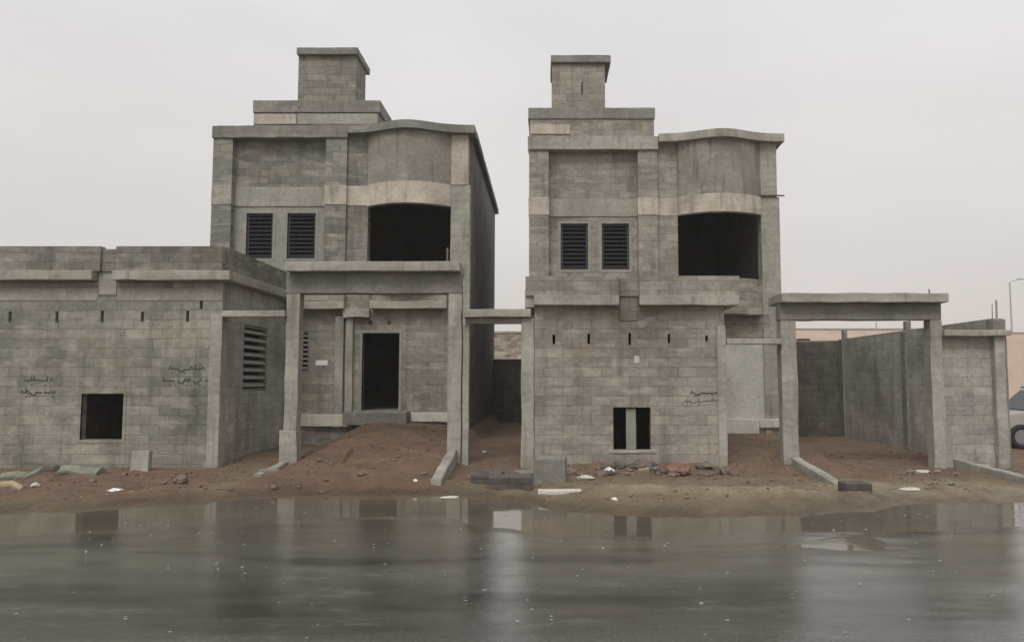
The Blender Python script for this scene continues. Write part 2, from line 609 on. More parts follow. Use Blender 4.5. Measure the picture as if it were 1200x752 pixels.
def ground_z(x, y, rough=True):
    yb = lerp_poly(EDGE, x)
    if y > -8:
        s = sstep(yb - 0.5, yb + 0.9, y)
        z = -0.09 + 0.18 * s
    else:
        z = -0.09 + 0.12 * sstep(-9, -12, y)
    # ramp of red soil up to the left house door
    m = sstep(-5.9, -4.6, x) * (1 - sstep(-2.2, -1.7, x)) * sstep(13.2, 20.2, y)
    z += m * (0.62 + 0.16 * math.exp(-((x + 4.0) / 1.1) ** 2))
    # beside the annex
    z += 0.16 * sstep(-7.2, -6.9, x) * (1 - sstep(-5.6, -5.0, x)) * sstep(15.5, 19, y)
    # alley
    z += 0.22 * sstep(-2.2, -1.8, x) * (1 - sstep(-0.6, -0.3, x)) * sstep(15, 20, y)
    # right hand side gate
    z += 0.45 * sstep(3.6, 4.0, x) * (1 - sstep(6.0, 6.6, x)) * sstep(15, 20.3, y)
    # muddy ridge along the verge in front of the right house
    rid = math.exp(-((y - (12.9 + 0.25 * math.sin(x * 0.9) - 0.06 * (x - 2))) / 0.42) ** 2)
    z += 0.10 * rid * sstep(0.2, 1.2, x) * (1 - sstep(5.0, 5.8, x))
    # soil heaps at the foot of walls
    z += 0.10 * sstep(15.2, 16.3, y) * (1 - sstep(16.6, 17.2, y)) * sstep(-0.1, 0.5, x) * (1 - sstep(3.2, 3.9, x))
    z += 0.05 * math.exp(-((x - 8.8) / 0.9) ** 2 - ((y - 15.4) / 0.8) ** 2)
    z += 0.09 * math.exp(-((x + 9.4) / 1.6) ** 2 - ((y - 15.4) / 0.7) ** 2)
    if rough and y > yb - 0.6 and abs(x) < 30 and y < 40:
        v = Vector((x, y, 0))
        z += 0.045 * noise.fractal(v * 0.9, 1.0, 2.0, 5) * sstep(yb - 0.6, yb + 0.8, y)
        z += 0.035 * noise.fractal(v * 3.3, 0.7, 2.0, 4) * sstep(yb - 0.1, yb + 1.0, y)
    return z


def axis(lo, hi, step, outer):
    v = []
    x = lo
    while x < hi + 1e-6:
        v.append(x)
        x += step
    left = [lo - d for d in outer][::-1]
    right = [hi + d for d in outer]
    return left + v + right


def make_ground():
    outer = [1, 3, 7, 14, 28, 60, 120, 250, 500, 900]
    xs = axis(-14, 17, 0.11, outer)
    ys = axis(10.4, 31.5, 0.11, [])
    ys = [-900, -400, -150, -60, -25, -13, -12, -11, -10, -9, -8, 0, 5, 9] + ys + [33, 36, 42, 55, 80, 130, 250, 500, 900]
    vs, fs, zone = [], [], []
    for y in ys:
        for x in xs:
            vs.append((x, y, ground_z(x, y)))
            r = 0.0
            r = max(r, sstep(-5.9, -5.3, x) * (1 - sstep(-2.0, -1.5, x)) * sstep(13.0, 13.6, y))
            r = max(r, (1 - sstep(-6.6, -5.4, x)) * sstep(11.7, 12.8, y) * (1 - 0.35 * sstep(15.0, 16.4, y)))
            r = max(r, 0.75 * sstep(-2.2, -1.8, x) * (1 - sstep(-.4, 0, x)) * sstep(14, 15, y))
            r = max(r, 0.85 * sstep(5.2, 6.0, x) * sstep(14.2, 15.2, y))
            r = max(r, 0.7 * sstep(0, .5, x) * (1 - sstep(6, 7, x)) * sstep(14.4, 15.2, y))
            if y > 32 or abs(x) > 16:
                r = 0.3
            pale = math.exp(-((y - (12.85 + 0.25 * math.sin(x * 0.9) - 0.06 * (x - 2))) / 0.35) ** 2) * sstep(0.2, 1.2, x) * (1 - sstep(5.6, 6.4, x))
            pale = max(pale, 0.8 * sstep(4.3, 4.9, x) * (1 - sstep(14, 14.4, y)))
            yb = lerp_poly(EDGE, x)
            soak = (1 - sstep(yb + 0.15, yb + 1.15, y)) if y > 9 else 0.0
            zone.append((r, pale, soak, 1))
    nx = len(xs)
    for j in range(len(ys) - 1):
        for i in range(nx - 1):
            fs.append((j * nx + i, j * nx + i + 1, (j + 1) * nx + i + 1, (j + 1) * nx + i))
    me = bpy.data.meshes.new("ground")
    me.from_pydata(vs, [], fs)
    ca = me.color_attributes.new("zone", "FLOAT_COLOR", "POINT")
    for i, c in enumerate(zone):
        ca.data[i].color = c
    me.materials.append(M["soil"])
    me.shade_smooth()
    o = bpy.data.objects.new("ground", me)
    COL.objects.link(o)
    o["kind"] = "structure"


def make_road():
    xs = axis(-14, 16, 0.12, [1, 3, 7, 14, 28, 60, 120, 250, 500])
    ys = [-8.5, -6, -4, -2, 0, 2] + axis(3, 14.4, 0.07, [])
    vs, fs = [], []
    for y in ys:
        for x in xs:
            z = 0.010
            if abs(x) < 30 and y > 2.5:
                n = noise.fractal(Vector((x * 0.22, y * 0.8, 3.3)), 1.0, 2.0, 4)
                z += 0.008 * n
                z += 0.005 * noise.fractal(Vector((x * 0.9, y * 2.4, 7.3)), 0.9, 2.0, 4)
                yb = lerp_poly(EDGE, x)
                z -= (0.028 if x < 0.3 else 0.020) * sstep(yb - 2.6, yb - 1.5, y) * (0.9 if x < 4.6 else 0.75)
                # shallow wheel track that holds a film of water
                z -= 0.006 * math.exp(-((y - 8.7 - 0.02 * x) / 0.35) ** 2)
            vs.append((x, y, z))
    nx = len(xs)
    for j in range(len(ys) - 1):
        for i in range(nx - 1):
            fs.append((j * nx + i, j * nx + i + 1, (j + 1) * nx + i + 1, (j + 1) * nx + i))
    me = bpy.data.meshes.new("road")
    me.from_pydata(vs, [], fs)
    me.materials.append(M["road"])
    me.shade_smooth()
    o = bpy.data.objects.new("road", me)
    COL.objects.link(o)
    o["kind"] = "structure"
    me = bpy.data.meshes.new("puddle_water")
    me.from_pydata([(-60, 3, 0), (60, 3, 0), (60, 14, 0), (-60, 14, 0)], [], [(0, 1, 2, 3)])
    me.materials.append(M["water"])
    o = bpy.data.objects.new("puddle_water", me)
    COL.objects.link(o)
    o.location = (0, 0, -0.002)
    o["kind"] = "structure"


make_ground()
make_road()

# ------------------------------------------------------------------ windows


def louvre_x(parent, x0, x1, z0, z1, y, n, mat, frame_mat, t=0.04, tilt=38, fr=0.05, slat=0.62):
    """louvred window set in a wall that faces the street"""
    mb = MB()
    mb.box(x0, x1, y, y + 0.08, z0, z0 + fr).box(x0, x1, y, y + 0.08, z1 - fr, z1)
    mb.box(x0, x0 + fr, y, y + 0.08, z0 + fr, z1 - fr).box(x1 - fr, x1, y, y + 0.08, z0 + fr, z1 - fr)
    w = mb.build("window", frame_mat, parent)
    sb = MB()
    p = (z1 - z0 - 2 * fr) / n
    rot = Matrix.Rotation(R(tilt), 3, "X")
    for k in range(n):
        zc = z0 + fr + p * (k + 0.5)
        sb.box(x0 + fr, x1 - fr, y + 0.04 - p * slat, y + 0.04 + p * slat, zc - 0.006, zc + 0.006, rot)
    sb.build("louvre_slats", mat, w)
    return w


def louvre_y(parent, y0, y1, z0, z1, x, n, mat, frame_mat, fr=0.05):
    mb = MB()
    mb.box(x - 0.08, x, y0, y1, z0, z0 + fr).box(x - 0.08, x, y0, y1, z1 - fr, z1)
    mb.box(x - 0.08, x, y0, y0 + fr, z0 + fr, z1 - fr).box(x - 0.08, x, y1 - fr, y1, z0 + fr, z1 - fr)
    w = mb.build("window", frame_mat, parent)
    sb = MB()
    p = (z1 - z0 - 2 * fr) / n
    rot = Matrix.Rotation(R(40), 3, "Y")
    for k in range(n):
        zc = z0 + fr + p * (k + 0.5)
        sb.box(x - 0.04 - p * 0.36, x - 0.04 + p * 0.36, y0 + fr, y1 - fr, zc - 0.012, zc + 0.012, rot)
    sb.build("louvre_slats", mat, w)
    return w


def surround(parent, holes, y, w=0.07, d=0.012, mat="frame_grey"):
    for (x0, x1, z0, z1) in holes:
        part("window_surround", mat, parent,
             (x0 - w, x1 + w, y - d, y + 0.05, z1, z1 + w), (x0 - w, x1 + w, y - d, y + 0.05, z0 - w, z0),
             (x0 - w, x0, y - d, y + 0.05, z0, z1), (x1, x1 + w, y - d, y + 0.05, z0, z1))


def scribble(parent, px0, px1, py0, py1, D, seed, name="spray_writing", rows=2):
    """illegible two-line spray writing"""
    rnd = random.Random(seed)
    x0, zt = at(px0, py0, D)
    x1, zb = at(px1, py1, D)
    mb = MB()
    H = (zt - zb) / rows
    for r in range(rows):
        zc = zt - H * (r + 0.6)
        x = x1 - (0.02 if r else 0.10)
        stroke = []
        while x > x0 + (0.1 if r == 0 else 0.0):
            k = rnd.random()
            if k < 0.22:      # tall upright
                hgt = H * rnd.uniform(0.4, 0.62)
                stroke += [(x, zc), (x + 0.01, zc + hgt), (x - 0.012, zc)]
                x -= 0.05
            elif k < 0.5:     # tooth
                stroke += [(x, zc), (x - 0.03, zc + H * 0.24), (x - 0.055, zc - 0.005)]
                x -= 0.07
            elif k < 0.72:    # bowl below the line
                stroke += [(x, zc), (x - 0.03, zc - H * 0.2), (x - 0.10, zc - H * 0.16), (x - 0.12, zc + H * 0.05)]
                x -= 0.15
            else:             # long join
                stroke += [(x, zc), (x - 0.11, zc + rnd.uniform(-0.01, 0.015))]
                x -= 0.12
            if rnd.random() < 0.16 and len(stroke) > 2:
                mb.tube([(a, D - 0.004, b) for a, b in stroke], rnd.choice((0.010, 0.016, 0.024)), 5)
                stroke = []
                x -= 0.04
            if rnd.random() < 0.3:
                mb.box(x, x + 0.03, D - 0.007, D + 0.004, zc - H * 0.38, zc - H * 0.38 + 0.025)
        if len(stroke) > 2:
            mb.tube([(a, D - 0.004, b) for a, b in stroke], 0.018, 5)
    # flatten the strokes on to the wall, let the hand wander
    for v in mb.bm.verts:
        v.co.z += 0.03 * noise.noise(Vector((v.co.x * 2.3, seed, 0))) + 0.012 * noise.noise(Vector((v.co.x * 11, v.co.z * 9, seed)))
    for v in mb.bm.verts:
        v.co.y = D - 0.003 + (v.co.y - D + 0.004) * 0.15
    return mb.build(name, "spray", parent)


# ------------------------------------------------------------------ house bodies


def upper_house(h, d, blockA, zlow, sill_z):
    """the two-storey body: frame of pilasters and beam, recessed panel, bowed bay, roof, sides"""
    yref = 260
    X = {k: at(d[k], yref, B)[0] for k in ("xl", "x1", "x2", "x3", "x4", "x5", "x6")}
    zt = PZ(d["ytop"], B)
    zb = PZ(d["ybeam"], B)
    z1 = PZ(d["band0"], B)
    z0 = PZ(d["band1"], B)
    rec = 0.24
    T = 0.22
    # left and middle pilasters in three tones: block, pale band, block
    for a, b, nm in ((X["xl"], X["x1"], 0), (X["x2"], X["x3"], 1)):
        part("pilaster", blockA, h, (a, b, B, B + 0.5, z1, zb))
        part("ring_beam_end", "pale" if nm or d["id"] else "conc", h, (a - 0.012, b + 0.012, B - 0.02, B + 0.48, z0, z1), cast=0.006)
        part("pilaster", blockA, h, (a, b, B, B + 0.5, zlow, z0))
    # roof beam over the left part
    part("roof_beam", "conc_dark" if d["id"] == 0 else "conc", h, (X["xl"] - 0.03, X["x3"] + 0.02, B - 0.06, B + 0.5, zb, zt), cast=0.008)
    # recessed panel
    holes = [(at(a, yref, B + rec)[0], at(b, yref, B + rec)[0], PZ(d["wy"][1], B + rec), PZ(d["wy"][0], B + rec)) for a, b in d["wins"]]
    MB().wall_x(X["x1"], X["x2"], z1, zb, B + rec, T).build("panel_wall", "block_dark" if d["id"] == 0 else "block_warm", h)
    part("ring_beam", "greenish", h, (X["x1"], X["x2"], B + rec - 0.03, B + rec + T, z0, z1), cast=0.005)
    MB().wall_x(X["x1"], X["x2"], zlow, z0, B + rec, T, holes).build("panel_wall", "frame_grey" if d["id"] == 0 else blockA, h)
    surround(h, holes, B + rec)
    for (a, b, c, e) in holes:
        louvre_x(h, a + 0.004, b - 0.004, c + 0.004, e - 0.004, B + rec + 0.06, 10, "slat_dark", "slat_dark", slat=0.58)
    # bowed bay
    xm = (X["x4"] + X["x5"]) / 2
    hw = (X["x5"] - X["x4"]) / 2

    def bow(u):
        t = (u - xm) / hw
        return 0.46 * (1 - t * t) if abs(t) < 1 else 0.0
    zc1 = PZ(d["ycor0"], B)
    zc0 = PZ(d["ycor1"], B)
    N = 22
    wz = PZ(d["bayw"], B)
    part("bay_return", blockA, h, (X["x3"], X["x4"], B + 0.10, B + 0.4, z1, zc0))
    part("bay_return_band", "pale", h, (X["x3"], X["x4"], B + 0.085, B + 0.4, z0, z1))
    part("bay_return", blockA, h, (X["x3"], X["x4"], B + 0.10, B + 0.4, zlow, z0))
    MB().wall_x(X["x4"], X["x5"], z1, zc0, B, T, (), bow, N).build("bay_wall", "plaster", h)
    MB().wall_x(X["x4"], X["x5"], wz, z1, B - 0.025, T, (), bow, N).build("bay_lintel", "pale", h)
    MB().wall_x(X["x4"], X["x5"], zlow, sill_z, B, T, (), bow, N).build("bay_sill_wall", blockA, h)
    # right pilaster
    part("corner_pilaster", "pale" if d["id"] == 0 else "conc", h, (X["x5"], X["x6"] - 0.06, B - 0.02, B + 0.4, z1, zc0), cast=0.005)
    part("corner_column", "conc", h, (X["x5"], X["x6"], B, B + 0.4, zlow, z1), cast=0.006)
    # cornice that follows the bay
    bl = lambda u: (0.46 * math.exp(-((u - xm) / (hw * 0.74)) ** 2))
    cx0, cx1 = X["x3"] + 0.03, X["x6"] + 0.12
    mb = MB().wall_x(cx0, cx1, zc0, zc1, B - 0.17, 0.55, (), bl, 40)
    mb.build("cornice", "conc_dark" if d["id"] == 0 else "conc_ledge", h)
    # side walls, rear wall, floors
    ztop = zc1 - 0.03
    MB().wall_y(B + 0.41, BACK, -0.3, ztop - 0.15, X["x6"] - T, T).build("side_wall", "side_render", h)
    MB().wall_y(B + 0.51, BACK, -0.3, zt - 0.1, X["xl"], T).build("side_wall", "block_dark", h)
    MB().wall_x(X["xl"] + T, X["x6"] - T, -0.3, ztop - 0.1, BACK - T, T - 0.003).build("rear_wall", "block_dark", h)
    part("side_cornice", "conc_dark", h, (X["x6"] - 0.25, X["x6"] + 0.14, B + 0.385, BACK + 0.15, zc0 + 0.0, zc1 - 0.01), cast=0.006)
    part("roof_slab", "conc_dark", h, (X["xl"] + T, X["x6"] - T - 0.05, B + 0.52, BACK - T, zc0 - 0.05, zc0 + 0.12))
    part("floor_slab", "conc_dark", h, (X["xl"] + T + 0.005, X["x6"] - T - 0.005, B + 0.53, BACK - T - 0.003, sill_z - 0.35, sill_z - 0.1))
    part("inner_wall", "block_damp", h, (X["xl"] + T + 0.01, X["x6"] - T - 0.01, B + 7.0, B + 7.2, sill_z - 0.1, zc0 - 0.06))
    return X, zt, zc0


def broken_ledge(h, segs, D, y0, y1, ypar, mat_slab, mat_par, proud=0.24, parD=0.08, thick=0.25, center=None, cent_mat=None):
    """projecting slab edge with block parapet above, in two lengths; centre piece between"""
    for (a, b, pt) in segs:
        xa, xb = PX(a, D - proud, 330), PX(b, D - proud, 330)
        part("slab_ledge", mat_slab, h, (xa, xb, D - proud, D + 0.02, PZ(y1, D - proud), PZ(y0, D - proud)), cast=0.008)


# ================================================================= LEFT HOUSE
left = thing("unfinished_house", (-5.5, B, 0.0),
             "left unfinished grey block house with street annex and red soil heaped under its entrance canopy", "house", "twin unfinished block houses")

DL = dict(id=0, xl=247, x1=270, x2=380, x3=405, x4=430, x5=528, x6=551, ytop=148, ybeam=162, band0=217, band1=240,
          wins=[(289, 320), (337, 370)], wy=(250, 303), ycor0=149, ycor1=158, bayw=242)
XL, ztL, zcL = upper_house(left, DL, "block_dark", 4.30, 4.95)

# stair block and tank room on the roof
TD = B + 0.62
sx0, sz1 = at(298, 118, TD)
sx1 = at(444, 118, TD)[0]
part("stair_block", "block_dark", left, (sx0, sx1, TD, TD + 3.2, zcL + 0.1, sz1 - 0.36))
stc = part("stair_block_coping", "conc_dark", left, (sx0 - 0.03, sx1 + 0.05, TD - 0.03, TD + 3.25, sz1 - 0.355, sz1), cast=0.006)
part("pale_lintel", "pale", left, (sx0 + 0.02, PX(347, TD, 140), TD - 0.025, TD + 0.1, PZ(146, TD), PZ(134, TD)), cast=0.004)
part("rendered_strip", "greenish", left, (PX(349, TD, 140), sx1 - 0.02, TD - 0.015, TD + 0.1, PZ(146, TD), PZ(133.5, TD)), cast=0.004)
tx0, tz1 = at(349, 57, TD)
tx1 = at(417, 90, TD)[0]
tank = part("tank_room", "block_dark", left, (tx0 + 0.02, tx1, TD + 0.04, TD + 1.15, sz1 + 0.003, PZ(65, TD)))
part("roof_cap", "conc_dark", tank, (tx0 - 0.01, tx1 + 0.06, TD - 0.08, TD + 1.45, PZ(65, TD) + 0.003, tz1), cast=0.006)

# annex on the street
ax1 = PX(258, A, 450)
ax0 = -14.5
aslab0, aslab1 = PZ(328, A - 0.24), PZ(316.5, A - 0.24)
apar = PZ(289, A - 0.06)
slits = []
for cx, ya, yb_ in ((12, 365, 378), (67, 365, 378), (120, 364, 378), (167, 365, 377), (220, 364, 377), (236, 352, 362)):
    x_, zt_ = at(cx, ya, A)
    slits.append((x_ - 0.033, x_ + 0.033, PZ(yb_, A), zt_))
wx0, wz1 = at(96, 461, A)
wx1, wz0 = at(143, 515, A)
MB().wall_x(ax0, ax1, -0.25, aslab0, A, 0.2, slits + [(wx0, wx1, wz0, wz1)]).build("annex_wall", "block_green", left)
surround(left, [(wx0, wx1, wz0, wz1)], A, 0.06, 0.012, "block_green")
# annex side wall with pale louvre
ly0, ly1 = 17.72, 19.25
MB().wall_y(A + 0.2, B, -0.25, aslab0, ax1 - 0.2, 0.2, [(ly0, ly1, 1.70, 3.24)]).build("annex_side_wall", "block_grey", left)
louvre_y(left, ly0 + 0.004, ly1 - 0.004, 1.704, 3.236, ax1 - 0.02, 8, "conc", "conc_dark")
# inner partition so the slats read black
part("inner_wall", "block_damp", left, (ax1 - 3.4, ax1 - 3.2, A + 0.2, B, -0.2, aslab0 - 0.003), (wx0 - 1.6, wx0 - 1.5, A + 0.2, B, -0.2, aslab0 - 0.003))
part("annex_roof", "conc_dark", left, (ax0, ax1 - 0.203, A + 0.203, B - 0.003, aslab0, aslab1 - 0.02))
part("annex_rear_wall", "block_dark", left, (ax0, XL["xl"] - 0.003, B - 0.2, B - 0.006, -0.25, aslab0 - 0.003))
for a, b in ((None, 107), (131, None)):
    xa = ax0 if a is None else PX(a, A - 0.24, 325)
    xb = ax1 + 0.22 if b is None else PX(b, A - 0.24, 325)
    part("slab_ledge", "conc_ledge", left, (xa, xb, A - 0.24, A + 0.2, aslab0 + 0.003, aslab1), cast=0.008)
    MB().wall_x(xa, xb - (0.22 if b is None else 0) + (0.1 if b else 0), aslab1, apar, A - 0.12, 0.2).build("parapet", "block_dark", left)
xa, xb = PX(107, A - 0.24, 325), PX(131, A - 0.24, 325)
part("parapet_column", "block_dark", left, (xa + 0.103, xb - 0.003, A - 0.05, A + 0.08, aslab1 + 0.003, apar - 0.05))
part("column_strip", "greenish", left, (xa + 0.02, xb - 0.02, A - 0.016, A - 0.002, aslab0 - 0.3, aslab1), cast=0.004)
part("slab_ledge", "conc_ledge", left, (ax1 + 0.003, ax1 + 0.22, A + 0.203, B - 0.003, aslab0 + 0.003, aslab1 - 0.004), cast=0.006)
MB().wall_y(A + 0.083, B - 0.003, aslab1 + 0.003, apar - 0.003, ax1 - 0.14, 0.2).build("parapet", "block_dark", left)
cx0 = PX(245, A, 450)
part("corner_pilaster", "conc", left, (cx0, ax1 + 0.02, A - 0.045, A + 0.25, -0.2, PZ(368, A)), cast=0.006)
# rough tie-beam course under the ledge
part("tie_beam", "greenish", left, (ax0, xa + 0.015, A - 0.012, A + 0.05, PZ(352, A), PZ(338, A)), (xb, ax1 - 0.01, A - 0.012, A + 0.05, PZ(352, A), PZ(338, A)))
scribble(left, 28, 66, 437, 466, A, 4)
scribble(left, 192, 244, 424, 452, A, 9)

# pedestrian gate lintel between annex corner and canopy column
c1x0, c1x1 = PX(334, A, 420), PX(349.5, A, 420)
part("gate_lintel", "conc", left, (ax1 + 0.03, c1x0 - 0.003, A - 0.10, A + 0.22, PZ(371, A - .1), PZ(363.5, A - .1)), cast=0.006)

# entrance canopy
c2x0, c2x1 = PX(524.5, A, 420), PX(540.5, A, 420)
zbeam0, zbeam1 = PZ(344, A), PZ(317.5, A - 0.28)
zcan = PZ(306, A - 0.28)
for a, b in ((c1x0, c1x1), (c2x0, c2x1)):
    col = part("column", "conc", left, (a, b, A, A + 0.3, -0.3, zbeam0), cast=0.01)
part("column_footing", "conc_ledge", left, (c1x0 - 0.07, c1x1 + 0.02, A - 0.05, A + 0.34, -0.3, PZ(505, A)), cast=0.02)
part("canopy_beam", "conc_dark", left, (c1x0 - 0.02, c2x1, A - 0.01, A + 0.3, zbeam0 + 0.003, zbeam1), cast=0.006)  # darker concrete paints in the shade below the slab edge
part("canopy_slab", "conc_ledge", left, (PX(333, A - 0.28, 330), PX(538.5, A - 0.28, 330), A - 0.28, A + 0.72, zbeam1 + 0.003, zcan), cast=0.006)

# ground-floor front inside the canopy
dx0, dz1 = at(425, 390, B)
dx1, dz0 = at(467, 481, B)
lx0, lz1 = at(334, 388, B)
lx1, lz0 = at(362, 436, B)
gz1 = 4.297
MB().wall_x(XL["xl"], XL["x6"] - 0.003, -0.3, gz1, B + 0.003, 0.22, [(dx0, dx1, dz0, dz1), (lx0, lx1, lz0, lz1)]).build("entrance_wall", "block_warm", left)
louvre_x(left, lx0 + 0.004, lx1 - 0.004, lz0 + 0.004, lz1 - 0.004, B + 0.03, 8, "conc", "conc_dark", slat=0.34)
part("corner_column", "conc", left, (XL["x6"] - 0.22, XL["x6"] + 0.006, B - 0.015, B + 0.3, -0.3, 4.297), cast=0.005)
part("floor_slab", "conc_dark", left, (XL["xl"] + 0.23, XL["x6"] - 0.23, B + 0.23, BACK - 0.23, dz0 - 0.2, dz0))
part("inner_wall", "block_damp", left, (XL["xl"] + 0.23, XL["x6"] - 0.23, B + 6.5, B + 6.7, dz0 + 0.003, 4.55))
# door frame, step, plinth, ledges
fw = 0.07
part("door_frame", "frame_grey", left, (dx0 - fw, dx0, B - 0.02, B + 0.15, dz0, dz1 + fw), (dx1, dx1 + fw, B - 0.02, B + 0.15, dz0, dz1 + fw), (dx0, dx1, B - 0.02, B + 0.15, dz1, dz1 + fw))
part("door_step", "conc_dark", left, (dx0 - 0.35, dx1 + 0.3, B - 0.55, B - 0.004, dz0 - 0.35, dz0 - 0.02), cast=0.012)
part("plinth", "plinth", left, (PX(350, B, 490), PX(413, B, 490), B - 0.14, B - 0.003, PZ(499, B), PZ(485, B)), cast=0.012)
part("plinth", "plinth", left, (PX(483, B, 490), XL["x6"] - 0.25, B - 0.14, B - 0.003, PZ(494, B), PZ(483, B)), cast=0.012)
for a, b in ((340, 403), (433, 523)):
    part("eave_ledge", "conc_ledge", left, (PX(a, B - .3, 355), PX(b, B - .3, 355), B - 0.30, B - 0.003, PZ(361.5, B - .3), PZ(352.5, B - .3)), cast=0.01)
    part("eave_parapet", "block_warm", left, (PX(a, B - .2, 355) + .06, PX(b, B - .2, 355), B - 0.22, B - 0.004, PZ(352, B - .3), 4.29))
for a, b in ((393, 403), (405.5, 414)):
    part("entrance_pilaster", "conc", left, (PX(a, B, 430), PX(b, B, 430), B - 0.12, B - 0.004, 0.7, PZ(371, B)), cast=0.008)
part("pilaster_head", "conc_ledge", left, (PX(402, B - .2, 367), PX(432, B - .2, 367), B - 0.2, B - 0.004, PZ(372, B - .2), PZ(362, B - .2)), cast=0.03)
part("notice_plate", "white", left, (PX(370, B, 425), PX(384, B, 425), B - 0.012, B - 0.002, PZ(428, B), PZ(422, B)))
for i, px in enumerate((434, 456)):
    part("scaffold_hole", "paint", left, (PX(px - 1.8, B), PX(px + 1.8, B), B - 0.006, B + 0.0, PZ(380, B), PZ(375.5, B)))  # flat black patch: the darkness of a hole painted on the wall
# timber prop standing in the bay window
part("timber_prop", "rubble", left, (PX(523, B, 300), PX(525, B, 300), B + 0.03, B + 0.1, 4.93, PZ(290, B)))

# ================================================================= RIGHT HOUSE
right = thing("unfinished_house", (3.0, B, 0.0),
              "right unfinished grey block house whose annex wall has a small window split by a plank", "house", "twin unfinished block houses")
DR = dict(id=1, xl=620, x1=643, x2=748, x3=771, x4=795, x5=892, x6=914, ytop=160, ybeam=176, band0=231, band1=252,
          wins=[(657, 689), (705, 737)], wy=(262, 316), ycor0=159, ycor1=168, bayw=252)
XR, ztR, zcR = upper_house(right, DR, "block_warm", 3.70, PZ(327.5, B - 0.1))
rx0 = XR["xl"] - 0.01
rx1, rz1 = at(766, 127, B)
part("stair_block", "block_warm", right, (rx0 + 0.02, rx1, B - 0.03, B + 3.2, ztR + 0.003, rz1 - 0.32))
part("stair_block_coping", "conc_dark", right, (rx0 - 0.02, rx1 + 0.03, B - 0.06, B + 3.25, rz1 - 0.317, rz1), cast=0.006)
part("pale_lintel", "pale", right, (rx0 + 0.05, PX(668, B, 150), B - 0.06, B + 0.1, PZ(158, B), PZ(147, B)), cast=0.004)
tx0, tz1 = at(646, 66, B)
tx1 = at(709, 95, B)[0]
tank = part("tank_room", "block_warm", right, (tx0 + 0.02, tx1, B + 0.02, B + 1.2, rz1 + 0.003, PZ(74.5, B)))
part("roof_cap", "conc_dark", tank, (tx0 - 0.01, tx1 + 0.16, B - 0.08, B + 1.45, PZ(74.5, B) + 0.003, tz1), cast=0.006)
part("wall_slot", "paint", tank, (PX(681, B, 100), PX(683, B, 100), B + 0.012, B + 0.03, PZ(110, B), PZ(96, B)))  # no opening cut; the slot's inner dark is a black plate
part("rebar", "rust", right, (PX(884, B, 229), XR["x6"] + 0.12, B - 0.06, B - 0.03, PZ(230.5, B), PZ(229, B)))

# annex
bx0, bx1 = PX(626.5, A, 450), PX(850, A, 450)
bs0, bs1 = PZ(357.5, A - 0.24), PZ(346, A - 0.24)
bpar = PZ(324, A - 0.12)
slits = []
for cx, ya, yb_ in ((649, 392, 403), (690, 391, 403), (738, 390, 404), (784, 391, 402), (828, 393, 400)):
    x_, zt_ = at(cx, ya, A)
    slits.append((x_ - 0.03, x_ + 0.03, PZ(yb_, A), zt_))
wx0, wz1 = at(718.5, 477, A)
wx1, wz0 = at(763, 527, A)
MB().wall_x(bx0, bx1, -0.25, bs0, A, 0.2, slits + [(wx0, wx1, wz0, wz1)]).build("annex_wall", "block_warm", right)
part("window_plank", "frame_grey", right, (PX(734, A, 500), PX(746, A, 500), A + 0.07, A + 0.12, wz0 + 0.002, wz1 - 0.03), cast=0.004)
part("window_sill", "conc", right, (wx0 - 0.1, wx1 + 0.1, A - 0.02, A + 0.1, wz0 - 0.07, wz0 - 0.002), cast=0.005)
MB().wall_y(A + 0.2, B - 0.003, -0.25, bs0, bx1 - 0.2, 0.2).build("annex_side_wall", "block_warm", right)
MB().wall_y(A + 0.2, B - 0.003, -0.25, bs0, bx0, 0.2).build("annex_side_wall", "block_warm", right)
part("annex_roof", "conc_dark", right, (bx0 + 0.203, bx1 - 0.203, A + 0.203, B - 0.006, bs0, bs1 - 0.02))
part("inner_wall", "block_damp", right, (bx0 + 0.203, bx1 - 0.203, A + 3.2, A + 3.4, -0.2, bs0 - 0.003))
xg0, xg1 = PX(726, A - .24, 350), PX(750, A - .24, 350)
xe1 = PX(866.5, A - .24, 350)
xw0 = PX(614.5, A - .24, 350)
for (a, b) in ((xw0, xg0), (xg1, xe1)):
    part("slab_ledge", "conc_ledge", right, (a + (0.2 if a == xw0 else 0), b, A - 0.24, A + 0.2, bs0 + 0.003, bs1), cast=0.008)
    MB().wall_x(a + (0.02 if a == xw0 else 0), b + (0.03 if b == xe1 else 0), bs1 + 0.003, bpar - (0.0 if a == xw0 else -0.01), A - 0.16, 0.2).build("parapet", "block_warm", right)
part("parapet_column", "block_warm", right, (xg0 + 0.003, xg1 - 0.003, A - 0.06, A + 0.03, bs1 + 0.003, bpar - 0.04))
part("column_strip", "block_warm", right, (xg0 + 0.02, xg1 - 0.02, A - 0.02, A - 0.002, bs0 - 0.32, bs1), cast=0.004)
for sx, wd in ((bx0 - 0.2, 0.2), (bx1 - 0.06, 0.2)):
    MB().wall_y(A + 0.043, B - 0.003, bs1 + 0.003, bpar - 0.02, sx, wd).build("parapet", "block_warm", right)
part("slab_ledge", "conc_ledge", right, (bx1 + 0.003, xe1, A + 0.203, B - 0.31, bs0 + 0.003, bs1 - 0.004), cast=0.006)
part("corner_pilaster", "conc", right, (PX(841, A, 450), bx1 + 0.02, A - 0.04, A + 0.26, -0.2, PZ(382, A)), cast=0.006)
part("corner_stub", "conc_ledge", right, (xw0 + 0.01, bx0 - 0.003, A - 0.10, A + 0.3, PZ(361, A), PZ(340, A)), cast=0.006)
scribble(right, 803, 846, 455, 474, A, 15)
part("pale_patch", "plinth", right, (PX(743, A), PX(749, A), A - 0.006, A + 0.0, PZ(425, A), PZ(417, A)))
# rough pale patch blocks in the wall
rnd = random.Random(3)
